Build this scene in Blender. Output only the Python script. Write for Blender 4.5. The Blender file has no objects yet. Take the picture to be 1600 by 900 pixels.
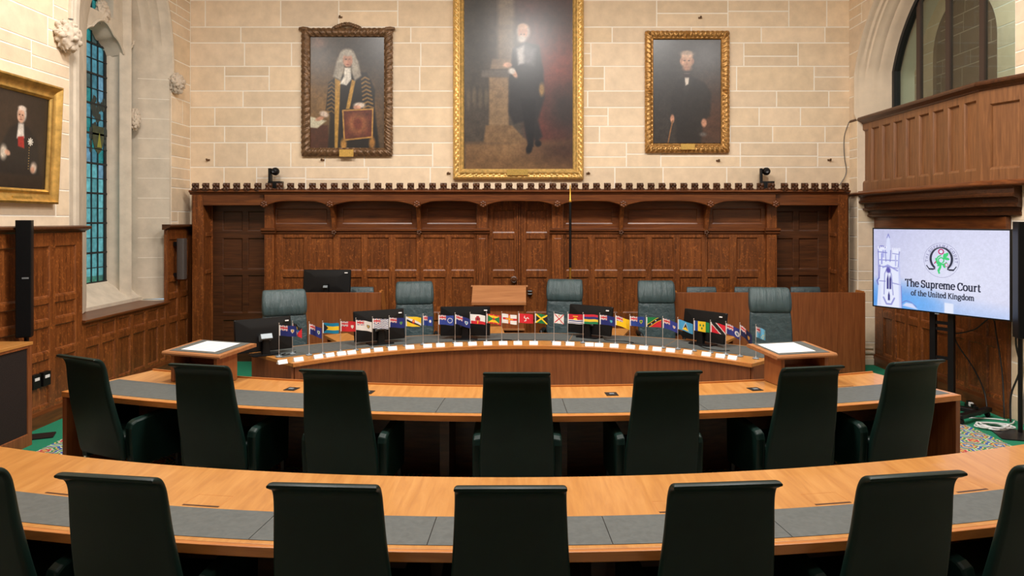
import bpy, bmesh, math, random
import numpy as np
from mathutils import Vector, Matrix, noise as mnoise
PI = math.pi
R = math.radians
SC = bpy.context.scene
COL = SC.collection

# ------------------------------------------------------------------ camera
# eye at the origin, 2.2 m up, looking along +Y at the back wall (a shifted lens keeps verticals upright)
FPX = 1100.0
cam_d = bpy.data.cameras.new('camera')
cam_d.sensor_width = 36.0
cam_d.lens = FPX / 1600.0 * 36.0
cam_d.shift_x = -12 / 1600.0
cam_d.shift_y = -106 / 1600.0
cam_d.clip_start = 0.05
cam = bpy.data.objects.new('camera', cam_d)
COL.objects.link(cam)
cam.location = (0, 0, 2.2)
cam.rotation_euler = (R(90), 0, 0)
SC.camera = cam

# ------------------------------------------------------------------ light
SC.view_settings.view_transform = 'Standard'
SC.view_settings.look = 'None'
SC.view_settings.exposure = 0.0
SC.view_settings.gamma = 1.0
SC.view_settings.use_curve_mapping = False
wld = bpy.data.worlds.new('sky')
SC.world = wld
wld.use_nodes = True
wld.node_tree.nodes['Background'].inputs[0].default_value = (0.62, 0.80, 1.0, 1)
wld.node_tree.nodes['Background'].inputs[1].default_value = 0.75


def area_light(name, loc, size, power, color=(1, 0.965, 0.92), rot=(0, 0, 0), sy=None):
    d = bpy.data.lights.new(name, 'AREA')
    d.shape = 'RECTANGLE' if sy else 'DISK'
    d.size = size
    if sy:
        d.size_y = sy
    d.energy = power
    d.color = color
    o = bpy.data.objects.new(name, d)
    COL.objects.link(o)
    o.location = loc
    o.rotation_euler = rot
    return o


# the court's ceiling lamps: two rows, high above the frame
for lx in (-2.7, 0.1, 2.9):
    area_light('ceiling_lamp', (lx, 6.0, 6.4), 1.1, 245)
# three picture lamps aimed at the portraits
for lx, lz, tx in ((-4.25, 5.62, -2.9), (0.11, 5.75, 0.0), (3.95, 5.68, 2.9)):
    dv_ = Vector((tx, 11, 3.6)) - Vector((lx, 7.2, lz))
    area_light('picture_lamp', (lx, 7.2, lz), .45, 17, (1, .97, .93), dv_.to_track_quat('-Z', 'Y').to_euler())
for lx in (-2.2, 2.4):
    area_light('ceiling_lamp', (lx, 1.6, 6.6), 1.1, 60)
# added light, no lamp seen, brightening the passage behind the gallery screen
area_light('passage_fill', (6.5, 10.3, 6.6), 1.2, 72, (1, 0.98, 0.95))


# ------------------------------------------------------------------ helpers
class MB:
    """collects vertices and faces; build() links them as ONE mesh object"""

    def __init__(self):
        self.v, self.f, self.m, self.c = [], [], [], []

    def add(self, vs, fs, m=0, col=None):
        b = len(self.v)
        self.v += [tuple(p) for p in vs]
        for f in fs:
            self.f.append(tuple(b + i for i in f))
            self.m.append(m)
            self.c.append(col)
        return self

    def box(self, x0, x1, y0, y1, z0, z1, m=0, col=None):
        vs = [(x, y, z) for x in (x0, x1) for y in (y0, y1) for z in (z0, z1)]
        fs = [(0, 1, 3, 2), (4, 6, 7, 5), (0, 4, 5, 1), (2, 3, 7, 6), (0, 2, 6, 4), (1, 5, 7, 3)]
        return self.add(vs, fs, m, col)

    def obox(self, c, s, rot=None, m=0):
        M = rot if rot is not None else Matrix.Identity(3)
        c = Vector(c)
        vs = []
        for x in (-.5, .5):
            for y in (-.5, .5):
                for z in (-.5, .5):
                    vs.append(c + M @ Vector((x * s[0], y * s[1], z * s[2])))
        return self.add(vs, [(0, 1, 3, 2), (4, 6, 7, 5), (0, 4, 5, 1), (2, 3, 7, 6), (0, 2, 6, 4), (1, 5, 7, 3)], m)

    def loft(self, secs, caps=True, closed=True, m=0):
        n = len(secs[0])
        vs = [p for s in secs for p in s]
        fs = []
        for i in range(len(secs) - 1):
            for j in range(n if closed else n - 1):
                k = (j + 1) % n
                fs.append((i * n + j, i * n + k, (i + 1) * n + k, (i + 1) * n + j))
        if caps and closed:
            fs.append(tuple(range(n))[::-1])
            fs.append(tuple((len(secs) - 1) * n + j for j in range(n)))
        return self.add(vs, fs, m)

    def tube(self, path, r, n=8, m=0):
        path = [Vector(p) for p in path]
        secs = []
        ref = Vector((0.13, 0.31, 1)).normalized()
        for i, p in enumerate(path):
            t = (path[min(i + 1, len(path) - 1)] - path[max(i - 1, 0)]).normalized()
            if abs(t.dot(ref)) > .97:
                a = t.cross(Vector((1, 0, 0))).normalized()
            else:
                a = t.cross(ref).normalized()
            b = t.cross(a)
            rr = r[i] if isinstance(r, (list, tuple)) else r
            secs.append([p + a * rr * math.cos(2 * PI * k / n) + b * rr * math.sin(2 * PI * k / n) for k in range(n)])
        return self.loft(secs, m=m)

    def lathe(self, prof, c=(0, 0, 0), n=20, m=0):
        secs = [[(c[0] + r * math.cos(2 * PI * k / n), c[1] + r * math.sin(2 * PI * k / n), c[2] + z) for k in range(n)] for r, z in prof]
        return self.loft(secs, m=m)

    def prism(self, poly, fn, a0, a1, m=0, caps=True):
        """poly: list of (u,v); fn(u,v,w) -> xyz; extruded w from a0 to a1"""
        return self.loft([[fn(u, v, a0) for u, v in poly], [fn(u, v, a1) for u, v in poly]], caps=caps, m=m)

    def ball(self, c, r, nu=14, nv=9, lump=0, freq=6, seed=0, m=0):
        c = Vector(c)
        secs = []
        for i in range(1, nv):
            th = PI * i / nv
            row = []
            for k in range(nu):
                ph = 2 * PI * k / nu
                d = Vector((math.sin(th) * math.cos(ph), math.sin(th) * math.sin(ph), -math.cos(th)))
                s = 1 + (lump * mnoise.noise(d * freq + Vector((seed, seed * 1.7, 0))) if lump else 0)
                row.append(c + Vector((d.x * r[0], d.y * r[1], d.z * r[2])) * s)
            secs.append(row)
        return self.loft(secs, m=m)

    def build(self, name, mats, parent=None, smooth=None, bevel=0, seg=2, base=None):
        me = bpy.data.meshes.new(name)
        me.from_pydata(self.v, [], self.f)
        ml = mats if isinstance(mats, (list, tuple)) else [mats]
        for mt in ml:
            me.materials.append(mt)
        if len(ml) > 1:
            me.polygons.foreach_set('material_index', self.m)
        if any(c is not None for c in self.c):
            ca = me.color_attributes.new('tone', 'FLOAT_COLOR', 'CORNER')
            arr = []
            for poly, c in zip(self.f, self.c):
                cc = c or (1, 1, 1)
                arr += [cc[0], cc[1], cc[2], 1.0] * len(poly)
            ca.data.foreach_set('color', arr)
        bm = bmesh.new()
        bm.from_mesh(me)
        bmesh.ops.recalc_face_normals(bm, faces=bm.faces)
        bm.to_mesh(me)
        bm.free()
        if smooth:
            me.polygons.foreach_set('use_smooth', [True] * len(me.polygons))
            me.set_sharp_from_angle(angle=R(smooth))
        o = bpy.data.objects.new(name, me)
        COL.objects.link(o)
        if bevel:
            b = o.modifiers.new('bevel', 'BEVEL')
            b.width = bevel
            b.segments = seg
            b.limit_method = 'ANGLE'
            b.angle_limit = R(40)
        if parent is not None:
            o.parent = parent
            if base == 'w':
                root = parent
                M = Matrix.Identity(4)
                chain = []
                while root is not None:
                    chain.append(root)
                    root = root.parent
                for q in reversed(chain):
                    M = M @ q.matrix_parent_inverse @ q.matrix_basis
                o.matrix_parent_inverse = M.inverted()
        return o


def tag(o, label=None, cat=None, group=None, kind=None):
    if label:
        o['label'] = label
    if cat:
        o['category'] = cat
    if group:
        o['group'] = group
    if kind:
        o['kind'] = kind
    return o


def thing(name, label, cat, loc=(0, 0, 0), rz=0, group=None):
    o = bpy.data.objects.new(name, None)
    o.empty_display_size = .1
    COL.objects.link(o)
    o.location = loc
    o.rotation_euler = (0, 0, rz)
    return tag(o, label, cat, group)


def structure(name, label=None, loc=(0, 0, 0)):
    o = bpy.data.objects.new(name, None)
    COL.objects.link(o)
    o.location = loc
    return tag(o, label, None, None, 'structure')


def dup(root, loc, rz, label, group=None):
    r = root.copy()
    COL.objects.link(r)
    r.location = loc
    r.rotation_euler = (0, 0, rz)
    r['label'] = label
    if group:
        r['group'] = group
    for ch in list(root.children):
        c = ch.copy()
        COL.objects.link(c)
        c.parent = r
        for g in ch.children:
            d = g.copy()
            COL.objects.link(d)
            d.parent = c
    return r


def rrect(w, t, r, n=4):
    """rounded rectangle loop, centred"""
    r = min(r, w / 2 - 1e-4, t / 2 - 1e-4)
    pts = []
    for cx, cy, a0 in ((w / 2 - r, t / 2 - r, 0), (-w / 2 + r, t / 2 - r, 90), (-w / 2 + r, -t / 2 + r, 180), (w / 2 - r, -t / 2 + r, 270)):
        for i in range(n):
            a = R(a0 + 90 * i / (n - 1))
            pts.append((cx + r * math.cos(a), cy + r * math.sin(a)))
    return pts


# ------------------------------------------------------------------ materials
def S(r, g, b):
    """sRGB 0-255 -> linear"""
    def f(c):
        c /= 255.0
        return c / 12.92 if c <= .04045 else ((c + .055) / 1.055) ** 2.4
    return (f(r), f(g), f(b))


def new_mat(name):
    m = bpy.data.materials.new(name)
    m.use_nodes = True
    nt = m.node_tree
    return m, nt, nt.nodes['Principled BSDF']


def N(nt, t, **kw):
    n = nt.nodes.new(t)
    for k, v in kw.items():
        if k in n.inputs.keys():
            n.inputs[k].default_value = v
        else:
            setattr(n, k, v)
    return n


def ramp(nt, stops, interp='LINEAR'):
    n = nt.nodes.new('ShaderNodeValToRGB')
    e = n.color_ramp.elements
    n.color_ramp.interpolation = interp
    while len(e) > 1:
        e.remove(e[0])
    e[0].position = stops[0][0]
    e[0].color = (*stops[0][1], 1)
    for p, c in stops[1:]:
        q = e.new(p)
        q.color = (*c, 1)
    return n


def bump(nt, b, height, strength=.2, dist=.01):
    n = N(nt, 'ShaderNodeBump', Strength=strength, Distance=dist)
    nt.links.new(height, n.inputs['Height'])
    nt.links.new(n.outputs[0], b.inputs['Normal'])
    return n


def plain(name, col, rough=.5, metal=0, noise=0, nscale=30, bumpy=0, spec=.5):
    m, nt, b = new_mat(name)
    b.inputs['Base Color'].default_value = (*col, 1)
    b.inputs['Roughness'].default_value = rough
    b.inputs['Metallic'].default_value = metal
    b.inputs['Specular IOR Level'].default_value = spec
    if noise or bumpy:
        tc = N(nt, 'ShaderNodeTexCoord')
        nz = N(nt, 'ShaderNodeTexNoise', Scale=nscale, Detail=4.0)
        nt.links.new(tc.outputs['Object'], nz.inputs['Vector'])
        if noise:
            rp = ramp(nt, [(.3, tuple(c * (1 - noise) for c in col)), (.7, tuple(min(1, c * (1 + noise)) for c in col))])
            nt.links.new(nz.outputs['Fac'], rp.inputs[0])
            nt.links.new(rp.outputs[0], b.inputs['Base Color'])
        if bumpy:
            bump(nt, b, nz.outputs['Fac'], bumpy)
    return m


def wood(name, dark, mid, light, axis='Z', scale=1.0, rough=.35, fleck=0, rnd=.25, coat=.0, stretch=14):
    m, nt, b = new_mat(name)
    tc = N(nt, 'ShaderNodeTexCoord')
    oi = N(nt, 'ShaderNodeObjectInfo')
    add = N(nt, 'ShaderNodeVectorMath', operation='ADD')
    mul = N(nt, 'ShaderNodeVectorMath', operation='SCALE')
    mul.inputs[3].default_value = 7.0
    comb = N(nt, 'ShaderNodeCombineXYZ')
    for i in range(3):
        nt.links.new(oi.outputs['Random'], comb.inputs[i])
    nt.links.new(comb.outputs[0], mul.inputs[0])
    nt.links.new(tc.outputs['Object'], add.inputs[0])
    nt.links.new(mul.outputs[0], add.inputs[1])
    mp = N(nt, 'ShaderNodeMapping')
    s = [stretch * scale] * 3
    s['XYZ'.index(axis)] = 1.0 * scale
    mp.inputs['Scale'].default_value = s
    nt.links.new(add.outputs[0], mp.inputs['Vector'])
    nz = N(nt, 'ShaderNodeTexNoise', Scale=2.2, Detail=6.0, Roughness=.62, Distortion=.5)
    nt.links.new(mp.outputs[0], nz.inputs['Vector'])
    rp = ramp(nt, [(.25, dark), (.5, mid), (.75, light)])
    nt.links.new(nz.outputs['Fac'], rp.inputs[0])
    col = rp.outputs[0]
    if fleck:
        mp2 = N(nt, 'ShaderNodeMapping')
        s2 = [26.0] * 3
        s2['XYZ'.index(axis)] = 18.0
        mp2.inputs['Scale'].default_value = s2
        nt.links.new(add.outputs[0], mp2.inputs['Vector'])
        n2 = N(nt, 'ShaderNodeTexNoise', Scale=1.0, Detail=3.0, Distortion=1.6)
        nt.links.new(mp2.outputs[0], n2.inputs['Vector'])
        r2 = ramp(nt, [(.55, (0, 0, 0)), (.68, (fleck,) * 3)])
        nt.links.new(n2.outputs['Fac'], r2.inputs[0])
        mx = N(nt, 'ShaderNodeMixRGB', blend_type='MIX')
        mx.inputs[2].default_value = (*tuple(min(1, c * 1.7) for c in light), 1)
        nt.links.new(r2.outputs[0], mx.inputs[0])
        nt.links.new(col, mx.inputs[1])
        col = mx.outputs[0]
    hs = N(nt, 'ShaderNodeHueSaturation')
    mr = N(nt, 'ShaderNodeMapRange')
    mr.inputs['To Min'].default_value = 1 - rnd
    mr.inputs['To Max'].default_value = 1 + rnd
    nt.links.new(oi.outputs['Random'], mr.inputs['Value'])
    nt.links.new(mr.outputs[0], hs.inputs['Value'])
    nt.links.new(col, hs.inputs['Color'])
    nt.links.new(hs.outputs[0], b.inputs['Base Color'])
    b.inputs['Roughness'].default_value = rough
    b.inputs['Coat Weight'].default_value = coat
    bump(nt, b, nz.outputs['Fac'], .12, .004)
    return m


def stone(name, tint, rough=.85, attr=True, var=.10):
    m, nt, b = new_mat(name)
    tc = N(nt, 'ShaderNodeTexCoord')
    nz = N(nt, 'ShaderNodeTexNoise', Scale=5.0, Detail=8.0, Roughness=.6)
    nt.links.new(tc.outputs['Object'], nz.inputs['Vector'])
    rp = ramp(nt, [(.3, tuple(c * (1 - var) for c in tint)), (.7, tuple(min(1, c * (1 + var)) for c in tint))])
    nt.links.new(nz.outputs['Fac'], rp.inputs[0])
    col = rp.outputs[0]
    if attr:
        at = N(nt, 'ShaderNodeVertexColor', layer_name='tone')
        mx = N(nt, 'ShaderNodeMixRGB', blend_type='MULTIPLY')
        mx.inputs[0].default_value = 1
        nt.links.new(col, mx.inputs[1])
        nt.links.new(at.outputs[0], mx.inputs[2])
        col = mx.outputs[0]
    nt.links.new(col, b.inputs['Base Color'])
    b.inputs['Roughness'].default_value = rough
    n2 = N(nt, 'ShaderNodeTexNoise', Scale=40.0, Detail=4.0)
    nt.links.new(tc.outputs['Object'], n2.inputs['Vector'])
    bump(nt, b, n2.outputs['Fac'], .15, .005)
    return m


def painted(name, rough=.4, emit=0, coat=0, canvas=0):
    m, nt, b = new_mat(name)
    at = N(nt, 'ShaderNodeVertexColor', layer_name='paint')
    nt.links.new(at.outputs[0], b.inputs['Base Color'])
    b.inputs['Roughness'].default_value = rough
    b.inputs['Coat Weight'].default_value = coat
    b.inputs['Coat Roughness'].default_value = .25
    if emit:
        b.inputs['Base Color'].default_value = (0.01, 0.01, 0.01, 1)
        nt.links.remove(b.inputs['Base Color'].links[0])
        nt.links.new(at.outputs[0], b.inputs['Emission Color'])
        b.inputs['Emission Strength'].default_value = emit
    if canvas:
        tc = N(nt, 'ShaderNodeTexCoord')
        n2 = N(nt, 'ShaderNodeTexNoise', Scale=55.0, Detail=3.0)
        nt.links.new(tc.outputs['Object'], n2.inputs['Vector'])
        bump(nt, b, n2.outputs['Fac'], canvas, .004)
    return m


def glow(name, col, strength):
    m, nt, b = new_mat(name)
    b.inputs['Base Color'].default_value = (0.01, 0.01, 0.01, 1)
    b.inputs['Emission Color'].default_value = (*col, 1)
    b.inputs['Emission Strength'].default_value = strength
    return m


def leather(name, col, rough, wrinkle=.15, wscale=9.0, spec=.5, fold=None):
    m, nt, b = new_mat(name)
    tc = N(nt, 'ShaderNodeTexCoord')
    nz = N(nt, 'ShaderNodeTexNoise', Scale=wscale, Detail=3.0, Distortion=.4)
    n2 = N(nt, 'ShaderNodeTexVoronoi', Scale=220.0)
    if fold:
        mpf = N(nt, 'ShaderNodeMapping')
        mpf.inputs['Scale'].default_value = fold
        mpf.inputs['Rotation'].default_value = (0, R(14), 0)
        nt.links.new(tc.outputs['Object'], mpf.inputs['Vector'])
        nt.links.new(mpf.outputs[0], nz.inputs['Vector'])
    else:
        nt.links.new(tc.outputs['Object'], nz.inputs['Vector'])
    nt.links.new(tc.outputs['Object'], n2.inputs['Vector'])
    ad = N(nt, 'ShaderNodeMath', operation='MULTIPLY_ADD')
    nt.links.new(n2.outputs['Distance'], ad.inputs[0])
    ad.inputs[1].default_value = .12
    nt.links.new(nz.outputs['Fac'], ad.inputs[2])
    rp = ramp(nt, [(.3, tuple(c * .85 for c in col)), (.7, tuple(c * 1.15 for c in col))])
    nt.links.new(nz.outputs['Fac'], rp.inputs[0])
    nt.links.new(rp.outputs[0], b.inputs['Base Color'])
    b.inputs['Roughness'].default_value = rough
    b.inputs['Specular IOR Level'].default_value = spec
    bump(nt, b, ad.outputs[0], wrinkle, .02)
    return m


M = {}
M['stone'] = stone('cream_ashlar', S(229, 207, 179))
M['stone_plain'] = stone('cream_dressed_stone', S(226, 206, 180), attr=False, var=.06)
M['mortar'] = plain('pale_mortar', S(246, 238, 224), .9)
M['dressed'] = stone('dressed_stone', S(206, 192, 172), attr=False, var=.12)
M['carved'] = stone('carved_stone', S(200, 184, 164), attr=False, var=.14)
M['niche'] = stone('brown_niche_stone', S(112, 86, 68))
M['oak'] = wood('panel_oak', S(70, 35, 13), S(112, 60, 25), S(142, 82, 37), 'Z', rough=.36, fleck=.5, rnd=.16)
M['oakx'] = wood('rail_oak', S(66, 33, 13), S(102, 54, 23), S(128, 73, 33), 'X', rough=.34, rnd=.08)
M['oaky'] = wood('rail_oak_along', S(66, 33, 13), S(102, 54, 23), S(128, 73, 33), 'Y', rough=.34, rnd=.08)
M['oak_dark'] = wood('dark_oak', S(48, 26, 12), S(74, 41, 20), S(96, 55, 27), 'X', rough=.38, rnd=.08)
M['gal_oak'] = wood('gallery_oak', S(96, 60, 34), S(124, 80, 46), S(146, 97, 58), 'Z', rough=.4, rnd=.1)
M['top'] = wood('cherry_top_lit', S(172, 112, 54), S(190, 130, 66), S(204, 146, 81), 'Y', rough=.3, rnd=.04, stretch=10, coat=.15)  # same cherry as the fronts, lightened for the light from above
M['edge'] = wood('cherry_edge', S(166, 98, 44), S(186, 116, 56), S(200, 130, 66), 'X', rough=.33, rnd=.04)
M['front'] = wood('cherry_panel_shaded', S(104, 54, 25), S(130, 72, 36), S(148, 87, 46), 'Z', rough=.4, rnd=.05, stretch=20)  # same cherry as the tops, darkened for the shade on upright faces
M['lect'] = wood('lectern_wood', S(124, 72, 36), S(144, 87, 46), S(160, 102, 57), 'Z', rough=.36, rnd=.05)
M['lectx'] = wood('lectern_lid_wood', S(140, 88, 50), S(158, 104, 62), S(174, 119, 75), 'X', rough=.4, rnd=.05)
M['inlay'] = leather('desk_leather', S(84, 88, 86), .5, .05, 30)
M['chair'] = leather('black_green_leather', S(13, 33, 28), .42, .06, 6, .22)
M['judge'] = leather('slate_leather', S(58, 74, 77), .27, .6, 15)
M['judge_fold'] = leather('folded_slate_leather', S(62, 80, 82), .25, .9, 6, .6, (3.2, .6, .45))
M['black'] = plain('black_plastic', S(11, 11, 12), .42, spec=.3)
M['dark'] = plain('dark_metal', S(30, 30, 32), .4, .3)
M['cloth_black'] = plain('speaker_grille', S(12, 12, 13), .8, spec=.12, bumpy=.3, nscale=300)
M['grille'] = plain('brown_grille_cloth', S(44, 36, 33), .85, spec=.15, noise=.2, nscale=120, bumpy=.3)
M['greybox'] = plain('grey_speaker', S(78, 70, 66), .5)
M['chrome'] = plain('chrome', (.75, .75, .76), .2, 1)
M['silver'] = plain('silver_plastic', S(132, 140, 145), .4, .3)
M['white'] = plain('white_paper', S(226, 224, 222), .7)
M['print'] = plain('grey_print', S(170, 170, 172), .7)
M['pole'] = plain('flag_pole', S(186, 176, 168), .4)
M['brass'] = plain('brass', S(206, 160, 70), .3, .9)
M['plate'] = plain('brass_plate', S(214, 176, 96), .35, .7, noise=.15, nscale=60)
M['gold'] = plain('gilt', S(206, 166, 92), .36, .75, noise=.25, nscale=14)
M['gold2'] = plain('pale_gilt', S(216, 178, 108), .42, .55, noise=.3, nscale=22)
M['bronze'] = plain('dark_carved_frame', S(112, 84, 58), .42, .35, noise=.4, nscale=20)
M['gilt3'] = plain('antique_gilt', S(180, 136, 78), .4, .6, noise=.4, nscale=24)
M['lead'] = plain('lead', S(30, 34, 36), .6)
M['frame_brown'] = plain('brown_mullion', S(66, 50, 42), .5)
M['frame_black'] = plain('black_mullion', S(24, 26, 28), .5)
M['cable'] = plain('black_cable', S(14, 14, 15), .5)
M['cablew'] = plain('white_cable', S(222, 222, 222), .5)
M['cableg'] = plain('grey_cable', S(110, 104, 98), .5)
M['ceil'] = plain('ceiling_plaster', S(214, 200, 180), .9)
M['paint'] = painted('oil_paint', .34, canvas=.10, coat=.35)
M['flag'] = painted('flag_cloth', .75)
M['screen'] = painted('screen_image', .3, emit=1.0)
M['ink'] = glow('screen_ink', S(38, 44, 66), 1.0)
M['ink2'] = glow('screen_ink_pale', S(120, 116, 160), 1.0)
M['sgreen'] = glow('screen_green', S(60, 206, 120), 1.0)
M['sred'] = glow('screen_magenta', S(190, 40, 110), 1.0)
M['swhite'] = glow('screen_white', S(225, 228, 245), 1.0)

# ------------------------------------------------------------------ room shell
XL, XR, YB, ZC = -5.15, 5.15, 11.0, 7.0


def ashlar(mb, fn, z0, z1, left, right, seed, course=(.24, .42), width=(.5, 1.25), gap=.019, proud=.004, warm=1.0, split=.28):
    """courses of squared blocks with pale joints; left(z), right(z) bound the wall"""
    rng = random.Random(seed)
    zs = [z0]
    while zs[-1] < z1 - .12:
        zs.append(min(z1, zs[-1] + rng.uniform(*course)))
    zs[-1] = z1
    for a, b in zip(zs[:-1], zs[1:]):
        n = 5
        zz = [a + (b - a) * i / (n - 1) for i in range(n)]
        L, Rr = [left(z) for z in zz], [right(z) for z in zz]
        vs = [fn(u, z, 0) for u, z in zip(L, zz)] + [fn(u, z, 0) for u, z in zip(Rr, zz)]
        mb.add(vs, [(i, n + i, n + i + 1, i + 1) for i in range(n - 1)], 1, (1, 1, 1))
        lo, hi = max(L), min(Rr)
        cuts = []
        u = lo + rng.uniform(.15, width[1]) * .8
        while u < hi - .18:
            cuts.append(u)
            u += rng.uniform(*width)
        edges = [None] + cuts + [None]
        for k in range(len(edges) - 1):
            segs = [(a, b)]
            if rng.random() < split and b - a > .28:
                mid = a + (b - a) * rng.uniform(.4, .6)
                segs = [(a, mid), (mid, b)]
            for (c, d) in segs:
                sub = [c + gap / 2 + (d - c - gap) * i / 3 for i in range(4)]
                le = [(edges[k] if edges[k] is not None else left(z)) + gap / 2 for z in sub]
                re = [(edges[k + 1] if edges[k + 1] is not None else right(z)) - gap / 2 for z in sub]
                if min(r - l for l, r in zip(le, re)) < .02:
                    continue
                ring = [(u, z) for u, z in zip(re, sub)] + [(u, z) for u, z in zip(le[::-1], sub[::-1])]
                v = rng.uniform(.90, 1.06)
                t = rng.random()
                col = (v, v * (1 - .025 * t * warm), v * (1 - .09 * t * warm))
                m = len(ring)
                vs = [fn(u, z, proud) for u, z in ring] + [fn(u, z, 0) for u, z in ring]
                fs = [tuple(range(m))] + [(i, (i + 1) % m, m + (i + 1) % m, m + i) for i in range(m)]
                mb.add(vs, fs, 0, col)


M['niche_joint'] = plain('niche_joint', S(168, 148, 128), .9)
M['niche_plain'] = stone('brown_reveal_stone', S(120, 92, 70), attr=False)
# floor: one carpet, green border round a field of coloured medallions
fm, nt, b = new_mat('patterned_carpet')
tc = N(nt, 'ShaderNodeTexCoord')
sep = N(nt, 'ShaderNodeSeparateXYZ')
nt.links.new(tc.outputs['Object'], sep.inputs[0])


def math_node(op, a=None, bb=None, c=None):
    n = N(nt, 'ShaderNodeMath', operation=op)
    for i, q in enumerate((a, bb, c)):
        if q is None:
            continue
        if isinstance(q, (int, float)):
            n.inputs[i].default_value = q
        else:
            nt.links.new(q, n.inputs[i])
    return n.outputs[0]


def medallions(scale, ox, oy, stops):
    fx = math_node('FRACT', math_node('MULTIPLY_ADD', sep.outputs[0], scale, ox + 100))
    fy = math_node('FRACT', math_node('MULTIPLY_ADD', sep.outputs[1], scale, oy + 100))
    dx = math_node('SUBTRACT', fx, .5)
    dy = math_node('SUBTRACT', fy, .5)
    ang = math_node('ARCTAN2', dy, dx)
    pet = math_node('MULTIPLY', math_node('COSINE', math_node('MULTIPLY', ang, 8.0)), .03)
    d = math_node('ADD', math_node('SQRT', math_node('ADD', math_node('MULTIPLY', dx, dx), math_node('MULTIPLY', dy, dy))), pet)
    rp = ramp(nt, stops, 'CONSTANT')
    nt.links.new(d, rp.inputs[0])
    return rp.outputs[0], d


GR, RD, BL, YE, CR, PG = S(20, 120, 84), S(176, 58, 62), S(52, 92, 156), S(206, 178, 84), S(206, 200, 170), S(96, 160, 110)
c1, d1 = medallions(3.2, 0, 0, [(0, YE), (.06, RD), (.17, CR), (.22, GR), (.3, YE), (.34, BL), (.43, CR), (.47, PG)])
c2, d2 = medallions(3.2, .5, .5, [(0, CR), (.06, BL), (.15, YE), (.2, RD), (.24, GR)])
mx = N(nt, 'ShaderNodeMixRGB')
nt.links.new(math_node('LESS_THAN', d2, .26), mx.inputs[0])
nt.links.new(c1, mx.inputs[1])
nt.links.new(c2, mx.inputs[2])
inx = math_node('LESS_THAN', math_node('ABSOLUTE', math_node('SUBTRACT', sep.outputs[0], .1)), 4.7)
iny = math_node('LESS_THAN', sep.outputs[1], 9.3)
mx2 = N(nt, 'ShaderNodeMixRGB')
nt.links.new(math_node('MULTIPLY', inx, iny), mx2.inputs[0])
mx2.inputs[1].default_value = (*S(14, 118, 84), 1)
nt.links.new(mx.outputs[0], mx2.inputs[2])
nt.links.new(mx2.outputs[0], b.inputs['Base Color'])
b.inputs['Roughness'].default_value = .95
nzc = N(nt, 'ShaderNodeTexNoise', Scale=260.0)
nt.links.new(tc.outputs['Object'], nzc.inputs['Vector'])
bump(nt, b, nzc.outputs['Fac'], .4, .004)
mb = MB()
mb.box(-6.0, 6.0, -3.4, 11.3, -.12, 0)
tag(mb.build('floor', fm), 'green carpet with a field of coloured medallions', kind='structure')

mb = MB()
mb.box(-6.0, 8.2, -3.4, 14.2, ZC, ZC + .12)
tag(mb.build('ceiling', M['ceil']), kind='structure')

# back wall
mb = MB()
ashlar(mb, lambda u, v, w: (u, YB - w, v), 0, ZC, lambda z: XL, lambda z: XR + .02, 11)
tag(mb.build('wall_back', [M['stone'], M['mortar']]), 'cream coursed stone wall behind the bench', kind='structure')
# rear wall behind the camera
mb = MB()
ashlar(mb, lambda u, v, w: (u, -3.2 + w, v), 0, ZC, lambda z: XL, lambda z: 5.6, 12, course=(.5, .7), width=(1.2, 2.2))
tag(mb.build('wall_rear', [M['oak_dark'], M['oak_dark']]), kind='structure')

# left wall, with the arched opening of the window
WD0, WD1, WZS = 8.05, 10.40, 4.5
WR = WD1 - WD0


def arch_far(z, d1=WD1, c=WD0, r=WR, zs=WZS):
    if z <= zs:
        return d1
    q = r * r - (z - zs) ** 2
    return max(c + math.sqrt(max(q, 0)), (WD0 + WD1) / 2)


def arch_near(z):
    return WD0 + WD1 - arch_far(z)


mb = MB()
fl = lambda u, v, w: (XL + w, u, v)
ashlar(mb, fl, 0, ZC, lambda z: -3.2, arch_near, 13, course=(.26, .4))
ashlar(mb, fl, 0, ZC, arch_far, lambda z: YB, 14, course=(.26, .4))
ashlar(mb, fl, 0, 1.0, lambda z: WD0, lambda z: WD1, 15)
tag(mb.build('wall_left', [M['stone'], M['mortar']]), 'cream stone wall pierced by a tall pointed window', kind='structure')

# right wall
RC, RZC, RRO, RRG = 8.71, 3.78, 2.12, 2.0


def rarch(z, r):
    if z <= 4.43:
        z = 4.43
    q = r * r - (z - RZC) ** 2
    return max(RC + math.sqrt(max(q, 0)), 9.26)


mb = MB()
fr = lambda u, v, w: (XR - w, u, v)
ashlar(mb, fr, 0, ZC, lambda z: rarch(z, RRO), lambda z: YB, 16, course=(.26, .4))
# jamb face under the gallery and above it (faces the room's front)
ashlar(mb, lambda u, v, w: (u, 10.73 - w, v), 0, 3.0, lambda z: XR, lambda z: 5.5, 17)
# lower pier and wall towards the viewer
ashlar(mb, lambda u, v, w: (5.45 - w, u, v), 0, 2.66, lambda z: -3.2, lambda z: 7.8, 18)
ashlar(mb, lambda u, v, w: (5.53 - w, u, v), 2.66, ZC, lambda z: -3.2, lambda z: 18.52 - rarch(z - .5, 2.06), 19)
# wall above the arch, and the passage behind the glass
ashlar(mb, lambda u, v, w: (5.45, u, v), 0, 2.66, lambda z: 7.8, lambda z: 11, 20)
tag(mb.build('wall_right', [M['stone'], M['mortar']]), 'cream stone wall with the gallery arch', kind='structure')

mb = MB()
PX = 7.7
NL, NR, NZ = 11.35, 13.1, 5.2     # brown niche in the passage wall


def nz_l(z):
    if z < NZ:
        return NL
    q = (z - NZ) / .95
    return NL + (NR - NL) / 2 * (1 - math.sqrt(max(0, 1 - q * q))) if q < 1 else (NL + NR) / 2


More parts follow.
